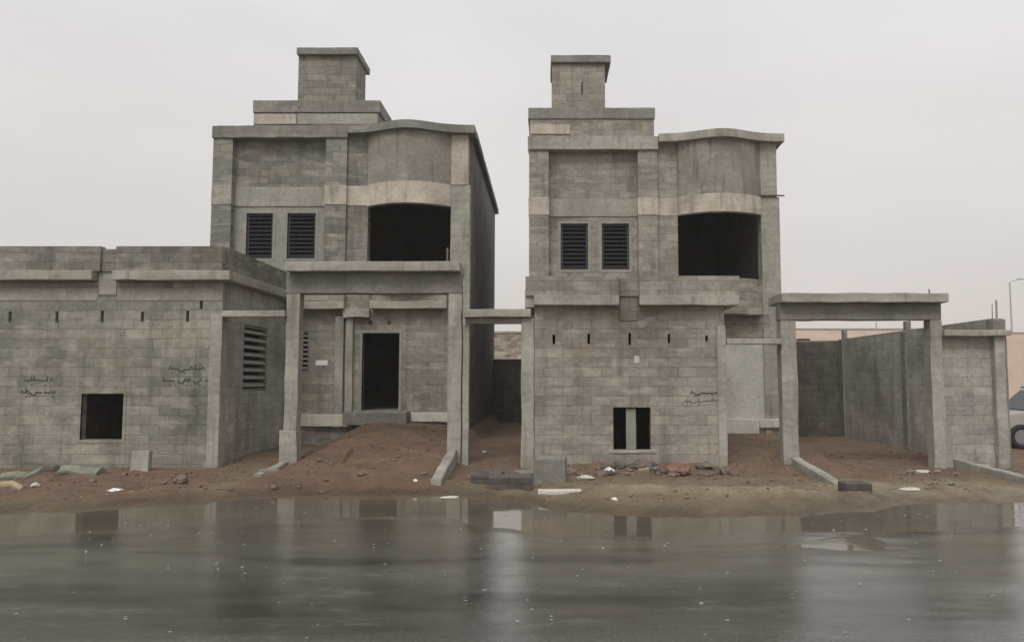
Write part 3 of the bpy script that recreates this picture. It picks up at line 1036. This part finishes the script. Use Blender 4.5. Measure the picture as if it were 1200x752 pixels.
# pedestrian gate beside the annex and house front behind it
g1x0, g1x1 = PX(916.5, A, 450), PX(935, A, 450)
part("gate_lintel", "conc", right, (bx1 + 0.03, g1x0 - 0.003, A - 0.10, A + 0.2, PZ(403, A - .1), PZ(396.5, A - .1)), cast=0.006)
MB().wall_x(XR["xl"], XR["x6"] - 0.003, -0.3, PZ(399, B), B + 0.003, 0.22).build("entrance_wall", "pale_wall", right)
MB().wall_x(XR["xl"], XR["x6"] - 0.003, PZ(399, B) + 0.002, 3.697, B + 0.006, 0.21).build("entrance_wall", "block_warm", right)
part("eave_ledge", "conc_ledge", right, (PX(846, B - .3, 365), PX(893, B - .3, 365), B - 0.30, B - 0.003, PZ(369, B - .3), PZ(361, B - .3)), cast=0.008)
part("corner_column", "conc", right, (XR["x6"] - 0.36, XR["x6"] + 0.006, B - 0.02, B + 0.3, -0.3, 3.69), cast=0.005)
part("entrance_pilaster", "conc", right, (PX(895, B, 440), PX(903, B, 440), B - 0.07, B - 0.004, 0.3, PZ(385, B)), cast=0.006)
part("plinth", "plinth", right, (PX(852, B - .15, 500), PX(890, B - .15, 500), B - 0.15, B - 0.003, PZ(508, B - .15), PZ(491, B - .15)), cast=0.012)
part("plinth", "plinth", right, (PX(890, B - .15, 500) + 0.003, XR["x6"], B - 0.14, B - 0.003, PZ(501, B - .15), PZ(491, B - .15)), cast=0.012)

# ================================================================= GATES AND WALLS
gw = thing("gateway", (-1.2, A, 0.1), "narrow concrete gate frame across the dark alley between the houses", "gateway")
k0, k1 = PX(542, A - .1, 400), PX(622, A - .1, 400)
part("gate_lintel", "conc_ledge", gw, (k0, k1, A - 0.12, A + 0.24, PZ(371.5, A - .1), PZ(362, A - .1)), cast=0.01)
part("gate_beam", "conc_dark", gw, (k0 + 0.04, PX(611, A, 400) - 0.003, A + 0.0, A + 0.22, PZ(379, A), PZ(371.5, A - .1) - 0.003), cast=0.004)
part("column", "conc", gw, (PX(611, A, 450), PX(626, A, 450) - 0.003, A - 0.03, A + 0.25, -0.25, PZ(372, A - .1) - 0.003), cast=0.012)
part("column", "conc", gw, (PX(541, A, 450) + 0.004, PX(549, A, 450), A + 0.06, A + 0.22, -0.25, PZ(380, A)), cast=0.006)

cp = thing("gateway", (7.0, A, 0.1), "wide concrete carport gate frame with flat slab right of the right house", "gateway")
zk0, zk1 = PZ(375, A), PZ(354, A - .25)
part("column", "conc", cp, (g1x0, g1x1, A, A + 0.3, -0.3, zk0), cast=0.012)
h1x0, h1x1 = PX(1092, A, 450), PX(1106.5, A, 450)
part("column", "conc", cp, (h1x0, h1x1, A, A + 0.3, -0.3, zk0), cast=0.012)
part("gate_beam", "conc_dark", cp, (g1x0 - 0.02, h1x1 - 0.01, A - 0.01, A + 0.3, zk0 + 0.003, zk1), cast=0.008)
part("roof_slab", "conc_ledge", cp, (PX(916, A - .25, 350), PX(1112, A - .25, 350), A - 0.25, A + 0.75, zk1 + 0.003, PZ(343, A - .25)), cast=0.010)
part("rebar_stub", "rust", cp, (h1x1 - 0.2, h1x1 - 0.18, A + 0.1, A + 0.12, PZ(345, A), PZ(338, A)))

XW = 9.75
bw = thing("boundary_wall", (XW, A, 0.1), "long grey block side wall receding past the carport with post stubs on top", "wall")
MB().wall_y(A + 0.20, 25.6, -0.3, 3.30, XW, 0.2).build("wall", "block_grey", bw)
for yy in (16.75, 20.9, 25.3):
    part("wall_post", "conc_dark", bw, (XW - 0.05, XW + 0.2 + 0.02, yy - 0.14, yy + 0.14, -0.3, 3.27), cast=0.006)
for yy in (20.9, 25.3):
    part("post_stub", "conc_dark", bw, (XW + 0.02, XW + 0.16, yy - 0.08, yy + 0.08, 3.30, 3.30 + (0.26 if yy < 24 else 0.30)), cast=0.008)
mb = MB()
for dx, dy in ((0.04, 0), (0.14, 0.03), (0.1, -0.08)):
    mb.tube([(XW + dx, 16.8 + dy, 3.25), (XW + dx + 0.01, 16.8 + dy, 3.58 + dx)], 0.008)
mb.build("rebar", "rust", bw)
rw = thing("boundary_wall", (8.0, 25.6, 0.1), "dark damp rear wall behind the carport yard", "wall")
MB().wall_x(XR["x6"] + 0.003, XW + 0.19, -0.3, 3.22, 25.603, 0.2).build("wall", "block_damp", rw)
part("coping", "timber", rw, (XR["x6"] + 0.003, XW + 0.19, 25.61, 25.82, 3.223, 3.28), cast=0.008)

fwl = thing("front_wall", (9.2, A, 0.1), "short grey block street wall with flat lintel at the right end", "wall")
p0, p1 = PX(1168, A, 470), PX(1180.5, A, 470)
MB().wall_x(h1x1 + 0.003, p0, -0.3, PZ(393.5, A), A + 0.14, 0.2).build("wall", "block_grey", fwl)
part("end_post", "conc", fwl, (p0, p1, A + 0.0, A + 0.42, -0.3, PZ(393.5, A)), cast=0.01)
part("lintel", "conc_ledge", fwl, (h1x1 - 0.01, PX(1185, A - .1, 400), A - 0.12, A + 0.46, PZ(393.5, A - .1), PZ(386.5, A - .1)), cast=0.008)

aw = thing("alley_wall", (-1.2, 30.0, 0.3), "dark block wall closing the far end of the alley between the houses", "wall")
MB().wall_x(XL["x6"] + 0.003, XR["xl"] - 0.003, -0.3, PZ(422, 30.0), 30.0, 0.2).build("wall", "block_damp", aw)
part("coping", "conc_dark", aw, (XL["x6"] + 0.003, XR["xl"] - 0.003, 29.97, 30.23, PZ(422, 30) + 0.003, PZ(422, 30) + 0.05), cast=0.006)

# ------------------------------------------------------------------ kerbs beside the gate columns
KG = "ramp kerbs at the gate columns"


def kerb(x, y0, y1, w, hh, label, dx=0.0):
    z0, z1 = ground_z(x, y0), ground_z(x + dx, y1)
    n = 8
    rings = []
    for i in range(n + 1):
        t = i / n
        y = y0 + (y1 - y0) * t
        xx = x + dx * t
        zt = z0 + (z1 - z0) * t + hh * (1 - 0.55 * t)
        zb_ = min(z0, z1) - 0.2
        rings.append([(xx - w / 2, y, zb_), (xx + w / 2, y, zb_), (xx + w / 2, y, zt - 0.02), (xx + w / 2 - 0.02, y, zt), (xx - w / 2 + 0.02, y, zt), (xx - w / 2, y, zt - 0.02)])
    mb = MB().loft(rings)
    for v in mb.bm.verts:
        v.co += noise.noise_vector(v.co * 3.0) * 0.018
    o = mb.build("kerb", "conc", None, base=(x, y0, z0))
    tag(o, label, "kerb", KG)


kerb(-5.5, 16.35, 14.8, 0.16, 0.10, "short pale kerb sloping to the street from the canopy's left column")
kerb(-1.97, 16.4, 13.9, 0.19, 0.24, "pale kerb sloping steeply from the canopy's right column, beside the red soil")
kerb(5.28, 16.4, 14.0, 0.20, 0.14, "pale kerb running from the carport gate's left column")
kerb(8.62, 16.3, 13.4, 0.16, 0.26, "long pale kerb before the short wall right of the carport gate")

# ------------------------------------------------------------------ loose things on the ground


def rock_mesh(r, seed, flat=0.7, sub=2):
    bm = bmesh.new()
    bmesh.ops.create_icosphere(bm, subdivisions=sub, radius=r)
    o = Vector((seed * 3.7, seed * 1.3, seed))
    for v in bm.verts:
        d = v.co.normalized()
        k = 1 + 0.45 * noise.noise(d * 1.3 + o) + 0.2 * noise.noise(d * 3.1 + o)
        v.co = d * r * k
        v.co.z *= flat
    return bm


def rock(name, px, py, D, r, mat, label, cat, group=None, flat=0.7, seed=1.0, sx=1.0, sink=0.25):
    x = PX(px, D, py)
    z = ground_z(x, D)
    bm = rock_mesh(r, seed, flat)
    for v in bm.verts:
        v.co.x *= sx
        v.co += Vector((x, D, z + r * flat * (1 - 2 * sink)))
    mb = MB()
    mb.bm.free()
    mb.bm = bm
    o = mb.build(name, mat, None, base=(x, D, z))
    return tag(o, label, cat, group)


def block(px, py, D, w, d, hh, rz, label, group=None, mat="conc", tilt=0.0, name="concrete_block", cat="block"):
    x = PX(px, D, py)
    z = ground_z(x, D)
    mb = MB().box(-w / 2, w / 2, -d / 2, d / 2, 0, hh)
    mb.cast(0.012, 0.2, 0.02)
    rot = Matrix.Rotation(R(rz), 3, "Z") @ Matrix.Rotation(R(tilt), 3, "X")
    for v in mb.bm.verts:
        v.co = rot @ v.co + Vector((x, D, z - 0.05))
    o = mb.build(name, mat, None, base=(x, D, z))
    return tag(o, label, cat, group)


GB = "loose blocks on the verge"
block(165, 550, 15.9, 0.34, 0.18, 0.45, 6, "pale concrete block standing on end below the left annex's small window", GB, "conc_ledge", tilt=-8)
block(645, 572, 14.3, 0.58, 0.45, 0.50, -4, "large square concrete block beside the alley gate's right column", GB, "conc_dark")
block(598, 580, 13.7, 0.75, 0.5, 0.26, 5, "long low dark block in front of the alley gate", GB, "block_damp")
block(572, 575, 14.2, 0.5, 0.4, 0.24, -18, "tilted dark block right of the steep pale kerb", GB, "block_damp", tilt=7)
block(620, 573, 14.6, 0.5, 0.35, 0.22, 25, "small grey slab lying between the alley column and the large square block", GB, "conc_dark", tilt=4)
block(656, 585, 12.9, 0.72, 0.16, 0.12, 3, "thin pale kerbstone lying on the sandy verge", GB, "plinth")
block(1002, 584, 12.9, 0.42, 0.4, 0.22, 2, "dark grey block at the puddle edge before the carport", GB, "block_damp")
block(315, 535, 15.2, 0.35, 0.2, 0.12, 40, "small flat block left of the canopy's left column", GB, "conc_dark")

GR = "rubble heaped along the right house wall"
for i in range(60):
    px = random.uniform(650, 858)
    D = random.uniform(15.1, 16.2)
    rock("rubble_lump", px, 550, D, 0.03 + 0.11 * random.random() ** 2, random.choice(["rubble", "rubble", "block_damp"]),
         "rubble lump heaped at the foot of the right house's annex wall", "rubble", GR, random.uniform(0.5, 0.8), i * 1.7 + 1, random.uniform(0.8, 1.5))
GS = "stones scattered on the red soil"
for i in range(16):
    px = random.choice([random.uniform(10, 330), random.uniform(350, 520)])
    D = random.uniform(13.4, 15.8)
    rock("stone", px, 560, D, random.uniform(0.025, 0.07), random.choice(["rubble", "rubble", "rubble"]),
         "small stone scattered on the red soil before the left house", "stone", GS, 0.7, i * 2.3 + 50)
GT = "stones scattered before the carport"
for i in range(14):
    px = random.uniform(870, 1170)
    D = random.uniform(13.4, 16.2)
    rock("stone", px, 560, D, random.uniform(0.025, 0.08), random.choice(["rubble", "conc_dark"]),
         "small stone scattered on the brown ground before the carport gate", "stone", GT, 0.7, i * 2.1 + 90)

rock("plastic_bag", 714, 548, 15.3, 0.12, "white", "crumpled white plastic bag on the rubble below the plank window", "bag", None, 0.85, 3.3)
rock("plastic_bag", 687, 560, 14.6, 0.11, "plinth", "flattened dirty white bag left of the brighter bag on the rubble", "bag", None, 0.45, 6.1, 1.5)
rock("litter", 720, 592, 12.2, 0.045, "white", "small white scrap lying alone on the sandy verge", "litter", None, 0.6, 8.2)
rock("sack", 795, 556, 15.5, 0.24, "red", "faded red sack slumped against the right house's annex wall", "sack", None, 0.55, 5.2, 1.15)
rock("litter", 136, 577, 13.3, 0.09, "white", "white scrap on the red soil below the left annex's small window", "litter", None, 0.35, 9.9, 1.5)
rock("litter", 41, 570, 13.6, 0.07, "plinth", "round pale scrap on the red soil at the far left", "litter", None, 0.6, 12.4)
rock("litter", 527, 580, 13.1, 0.12, "plinth", "flat pale scrap at the foot of the steep kerb", "litter", None, 0.3, 14.4, 1.6)
rock("litter", 1068, 578, 13.3, 0.11, "plinth", "flat pale scrap on the brown soil before the carport's right column", "litter", None, 0.35, 16.4, 1.5)
rock("litter", 1081, 551, 15.9, 0.12, "plinth", "pale scrap lying against the carport's right column", "litter", None, 0.35, 18.4, 1.3)
rock("litter", 487, 563, 14.0, 0.05, "white", "tiny white scrap near the bottom of the red soil ramp", "litter", None, 0.6, 20.4)
rock("litter", 568, 524, 18.3, 0.06, "plinth", "tiny pale scrap on the soil inside the alley gate", "litter", None, 0.6, 22.4)
rock("boulder", 212, 565, 14.2, 0.14, "rubble", "dark lump of dried mud on the verge before the left annex's corner", "mud lump", None, 0.6, 24.4)


def strip(name, pts, w, mat, label, cat, thick=0.035, group=None):
    """crumpled sheet or plank lying on the ground: pts are (px, py, D)"""
    rings = []
    for i, (px, py, D) in enumerate(pts):
        x = PX(px, D, py)
        z = ground_z(x, D) + 0.03 + 0.03 * math.sin(i * 2.1)
        rings.append([(x, D - w / 2, z - 0.05), (x, D - w / 2, z), (x, D, z + thick), (x, D + w / 2, z + 0.6 * thick), (x, D + w / 2, z - 0.05)])
    mb = MB().loft(rings)
    o = mb.build(name, mat, None, base=rings[0][0])
    return tag(o, label, cat, group)


strip("plastic_sheet", [(2, 553, 14.6), (20, 552, 14.7), (35, 551, 14.8), (50, 548, 15.0), (66, 545, 15.3)], 0.22, "green", "pale green crumpled sheet at the foot of the wall, far left", "plastic sheet", 0.08)
strip("plastic_sheet", [(72, 552, 15.0), (85, 549, 15.1), (100, 549, 15.1), (118, 552, 15.0)], 0.3, "green", "pale green crumpled sheet just left of the standing block", "plastic sheet", 0.09)
strip("plank", [(-4, 567, 13.9), (14, 567, 13.8), (27, 572, 13.5)], 0.14, "timber", "short pale plank lying on the red soil at the photo's left edge", "plank", 0.05)
strip("timber_stick", [(402, 536, 15.6), (408, 531, 16.1), (413, 527, 16.5)], 0.10, "timber", "pale stick lying on the red soil ramp", "stick", 0.05)


strip("timber_offcut", [(748, 553, 15.5), (760, 551, 15.6), (772, 547, 15.9)], 0.08, "timber", "weathered timber offcut lying in the rubble right of the plank window", "timber", 0.04)
strip("timber_offcut", [(664, 556, 15.2), (674, 555, 15.3), (684, 556, 15.1)], 0.07, "rubble", "dark timber offcut lying in the rubble beside the large square block", "timber", 0.03)
strip("timber_offcut", [(826, 556, 15.1), (838, 555, 15.2), (852, 553, 15.4)], 0.07, "rubble", "dark timber offcut at the right end of the rubble heap", "timber", 0.03)


# rain splashing on the road: nobody could count it
def rain():
    mb = MB()
    rnd = random.Random(11)
    for i in range(170):
        y = rnd.uniform(4.6, 12.0)
        x = rnd.uniform(-0.85, 0.75) * y
        for k in range(rnd.choice((1, 1, 2))):
            r = 0.0014 + 0.004 * rnd.random() ** 2
            hgt = rnd.uniform(0.006, 0.05)
            res = bmesh.ops.create_icosphere(mb.bm, subdivisions=1, radius=r)
            for v in res["verts"]:
                v.co.z *= rnd.uniform(1.0, 1.6)
                v.co += Vector((x + rnd.uniform(-0.02, 0.02), y, 0.006 + hgt))
    m, nt, p = newmat("rain_splash_water")
    p.inputs["Base Color"].default_value = (0.42, 0.42, 0.41, 1)
    p.inputs["Roughness"].default_value = 0.2
    o = mb.build("rain_splashes", m, None, base=(0, 5, 0))
    tag(o, "drops of rain splashing up from the wet road", "rain", None, "stuff")


rain()


def clods():
    """crumbs of wet soil lying all over the ground: nobody could count them"""
    mb = MB()
    rnd = random.Random(5)
    n = 0
    while n < 2600:
        x, y = rnd.uniform(-12.5, 10.5), rnd.uniform(12.0, 20.0)
        if y < lerp_poly(EDGE, x) + 0.75:
            continue
        if y > 16.3 and not (-6.4 < x < -2.1 or -1.7 < x < -0.6 or 3.95 < x < 9.5):
            continue
        if noise.noise(Vector((x * 0.8, y * 0.8, 2.0))) + rnd.uniform(-0.5, 0.5) < 0.0:
            continue
        r = 0.010 + 0.035 * rnd.random() ** 3
        res = bmesh.ops.create_icosphere(mb.bm, subdivisions=1, radius=r)
        k = rnd.uniform(0.5, 0.8)
        z = ground_z(x, y)
        for v in res["verts"]:
            v.co *= rnd.uniform(0.7, 1.25)
            v.co.z *= k
            v.co += Vector((x, y, z + r * 0.2))
        n += 1
    o = mb.build("soil_clods", M["clod"], None, base=(0, 14, 0))
    tag(o, "crumbs of reddish brown wet soil strewn over the ground", "soil", None, "stuff")


M["clod"] = mat_plain("soil_crumbs", (0.18, 0.115, 0.08), 0.85, 0.45, scale=1.3, bump=0.4)
clods()

# ------------------------------------------------------------------ far things


def far_house(x, y, w, d, hh, mat, label, group="distant houses in the haze", win=True):
    t = thing("distant_house", (x, y, 0), label, "house", group)
    MB().wall_x(x - w / 2, x + w / 2, -0.2, hh, y, 0.25,
                [(x - w / 2 + w * f - 0.6, x - w / 2 + w * f + 0.6, z, z + 1.3) for f in (0.2, 0.5, 0.8) for z in ([1.0, 4.3] if hh > 6 else [1.2]) if win]).build("wall", mat, t)
    MB().wall_y(y + 0.25, y + d, -0.2, hh, x - w / 2, 0.25).build("wall", mat, t)
    MB().wall_y(y + 0.25, y + d, -0.2, hh, x + w / 2 - 0.25, 0.25).build("wall", mat, t)
    MB().wall_x(x - w / 2 + .25, x + w / 2 - .25, -0.2, hh, y + d - 0.25, 0.247).build("wall", mat, t)
    part("roof", "conc", t, (x - w / 2 + 0.25, x + w / 2 - 0.25, y + 0.25, y + d - 0.253, hh - 0.6, hh - 0.4))
    part("parapet_coping", "conc_ledge", t, (x - w / 2 - 0.05, x + w / 2 + 0.05, y - 0.05, y + 0.3, hh + 0.003, hh + 0.12))
    return t


far_house(-3.0, 46, 10, 8, 4.75, "rough_stone", "mottled pale block house glimpsed through the alley gate", win=False)
far_house(27.0, 68, 14, 10, 6.4, "pink", "pinkish low house seen over the carport's rear wall")
far_house(47.0, 72, 10, 10, 6.3, "tan", "tan low house at the photo's right edge behind the parked car", win=False)
far_house(-60, 70, 16, 10, 7.0, "tan", "tan two-storey house hidden behind the left annex from the street")


def street_lamp(x, y, hh, label):
    t = thing("street_lamp", (x, y, 0), label, "street lamp", "street lamps in the haze")
    MB().tube([(x, y, 0), (x, y, hh * 0.5), (x, y, hh)], [0.11, 0.085, 0.06], 8).build("pole", "lamp", t)
    MB().tube([(x, y, hh - 0.05), (x + 0.25, y, hh + 0.15), (x + 0.9, y, hh + 0.3)], [0.05, 0.045, 0.04], 6).build("arm", "lamp", t)
    MB().loft([[(x + 0.8, y - .12, hh + .24), (x + 0.8, y + .12, hh + .24), (x + 0.8, y + .10, hh + .38), (x + 0.8, y - .10, hh + .38)],
               [(x + 1.5, y - .15, hh + .30), (x + 1.5, y + .15, hh + .30), (x + 1.5, y + .08, hh + .44), (x + 1.5, y - .08, hh + .44)]]).build("lamp_head", "lamp", t)


street_lamp(PX(1184, 75, 350), 75, PZ(331, 75), "tall street lamp rising faintly at the photo's right edge")
street_lamp(PX(1027, 85, 385), 85, PZ(377, 85), "faint distant street lamp seen through the carport gate")


def car():
    x, y = PX(1197, 21.0, 508), 21.0
    z = ground_z(x, y, False) + 0.0
    t = thing("parked_car", (x, y, z), "pale parked car half hidden behind the right end post", "car")
    # side view runs along +X (nose at the left); near side at y
    prof = [(-0.85, 0.30, 0.62, 0.62), (-0.80, 0.26, 0.72, 0.74), (-0.45, 0.24, 0.92, 0.84), (0.25, 0.24, 1.02, 0.88), (1.6, 0.24, 1.06, 0.90), (2.9, 0.26, 1.06, 0.88), (3.45, 0.32, 1.02, 0.80), (3.60, 0.42, 0.92, 0.70)]
    yc = y + 0.88

    def ring(px, zb_, zt_, hw):
        return [(x + px, yc - hw, z + zb_ + 0.06), (x + px, yc - hw * 1.0, z + (zb_ + zt_) / 2), (x + px, yc - hw * 0.93, z + zt_ - 0.04), (x + px, yc - hw * 0.84, z + zt_),
                (x + px, yc + hw * 0.84, z + zt_), (x + px, yc + hw * 0.93, z + zt_ - 0.04), (x + px, yc + hw, z + (zb_ + zt_) / 2), (x + px, yc + hw, z + zb_ + 0.06), (x + px, yc + hw * .8, z + zb_), (x + px, yc - hw * .8, z + zb_)]
    MB().loft([ring(*p) for p in prof]).build("body", "carpaint", t, smooth=False)
    cab = [(0.35, 1.02, 1.05, 0.80), (0.95, 1.04, 1.58, 0.70), (1.5, 1.05, 1.66, 0.69), (2.6, 1.05, 1.64, 0.68), (3.35, 1.02, 1.1, 0.76)]
    MB().loft([[(x + a, yc - w_ - 0.02 * 0, z + b), (x + a, yc - w_ * 0.9, z + c), (x + a, yc + w_ * 0.9, z + c), (x + a, yc + w_, z + b)] for a, b, c, w_ in cab]).build("cabin_glass", "glass", t)
    MB().box(x + 0.95, x + 2.65, yc - 0.62, yc + 0.62, z + 1.63, z + 1.70).cast(0.0, 5, 0.03).build("roof", "carpaint", t)
    for px_ in (0.0, 2.65):
        for s in (-1, 1):
            cyl = MB()
            yw = yc + s * 0.80
            prof_w = [(0.20, -0.11), (0.30, -0.11), (0.335, -0.08), (0.335, 0.08), (0.30, 0.11), (0.20, 0.11)]
            n = 28
            rings = [[(x + px_ + r * math.cos(2 * math.pi * k / n), yw + w_, z + 0.335 + r * math.sin(2 * math.pi * k / n)) for r, w_ in prof_w] for k in range(n)]
            vr = [[cyl.bm.verts.new(p) for p in r_] for r_ in rings]
            for k in range(n):
                a, b = vr[k], vr[(k + 1) % n]
                for j in range(len(a)):
                    cyl.bm.faces.new((a[j], a[(j + 1) % len(a)], b[(j + 1) % len(a)], b[j]))
            wh = cyl.build("wheel", "tyre", t, smooth=True)
            rm = MB()
            rm.tube([(x + px_, yw - 0.09, z + .335), (x + px_, yw + 0.09, z + .335)], 0.2, 20)
            rm.build("rim", "rim", wh)
    for s in (-1, 1):
        part("headlight", "lampglass", t, (x - 0.84, x - 0.60, yc + s * 0.72 - 0.1, yc + s * 0.72 + 0.1, z + 0.62, z + 0.74))


car()

# ------------------------------------------------------------------ light, sky
w = bpy.data.worlds.new("World")
SC.world = w
w.use_nodes = True
nt = w.node_tree
for n in list(nt.nodes):
    nt.nodes.remove(n)
g = NT(nt)
out = g.n("ShaderNodeOutputWorld")
SUN_EL, SUN_AZ = R(52), R(196)      # high, behind the camera
sky = g.n("ShaderNodeTexSky", sky_type="NISHITA")
sky.sun_disc = False
sky.sun_elevation = SUN_EL
sky.sun_rotation = SUN_AZ
sky.dust_density = 5.0
hs = g.n("ShaderNodeHueSaturation")
hs.inputs["Saturation"].default_value = 0.12
g.l(sky.outputs[0], hs.inputs["Color"])
bg1 = g.n("ShaderNodeBackground")
bg1.inputs[1].default_value = 0.10
g.l(hs.outputs[0], bg1.inputs[0])
tc = g.n("ShaderNodeTexCoord").outputs["Generated"]
sep = g.n("ShaderNodeSeparateXYZ")
g.l(tc, sep.inputs[0])
ramp = g.n("ShaderNodeValToRGB")
g.l(sep.outputs[2], ramp.inputs[0])
e = ramp.color_ramp.elements
e[0].position = 0.0
e[0].color = (0.66, 0.60, 0.555, 1)
e[1].position = 1.0
e[1].color = (0.88, 0.88, 0.88, 1)
for pos, c in ((0.06, (0.685, 0.635, 0.595)), (0.16, (0.70, 0.665, 0.65)), (0.40, (0.77, 0.757, 0.757))):
    k = ramp.color_ramp.elements.new(pos)
    k.color = (*c, 1)
cl = g.noise(g.mapped(tc, (1.2, 1.2, 3.0)), 1.3, 5, 0.5, 0.25, 0.75, (0.88, 1.09))
ov = g.mix(1.0, ramp.outputs[0], g.grey(cl), "MULTIPLY")
bg2 = g.n("ShaderNodeBackground")
bg2.inputs[1].default_value = 0.95
g.l(ov, bg2.inputs[0])
mx = g.n("ShaderNodeMixShader")
mx.inputs[0].default_value = 0.9
g.l(bg1.outputs[0], mx.inputs[1])
g.l(bg2.outputs[0], mx.inputs[2])
g.l(mx.outputs[0], out.inputs[0])

sd = bpy.data.lights.new("sun", "SUN")
sd.energy = 1.5
sd.angle = R(28)
sd.color = (1, 0.97, 0.92)
so = bpy.data.objects.new("sun", sd)
COL.objects.link(so)
dirv = Vector((math.sin(SUN_AZ) * math.cos(SUN_EL), math.cos(SUN_AZ) * math.cos(SUN_EL), math.sin(SUN_EL)))
so.rotation_euler = dirv.to_track_quat("Z", "Y").to_euler()

# rainy air
HAZE = 0.0010
if HAZE:
    m = bpy.data.materials.new("rain_haze")
    m.use_nodes = True
    hn = m.node_tree
    for n in list(hn.nodes):
        hn.nodes.remove(n)
    ho = hn.nodes.new("ShaderNodeOutputMaterial")
    pv = hn.nodes.new("ShaderNodeVolumePrincipled")
    pv.inputs["Color"].default_value = (0.93, 0.92, 0.91, 1)
    pv.inputs["Density"].default_value = HAZE
    hn.links.new(pv.outputs[0], ho.inputs["Volume"])
    mb = MB().box(-70, 90, -14, 110, -1.2, 12)
    o = mb.build("haze", m, None)
    o["kind"] = "stuff"

# ------------------------------------------------------------------ render
SC.render.engine = "CYCLES"
SC.cycles.use_denoising = True
SC.cycles.max_bounces = 6
SC.cycles.diffuse_bounces = 4
SC.cycles.volume_bounces = 1
SC.view_settings.view_transform = "Standard"
SC.view_settings.look = "None"
SC.view_settings.exposure = 0.14
SC.view_settings.gamma = 1.0
SC.render.resolution_x = 1024
SC.render.resolution_y = 641
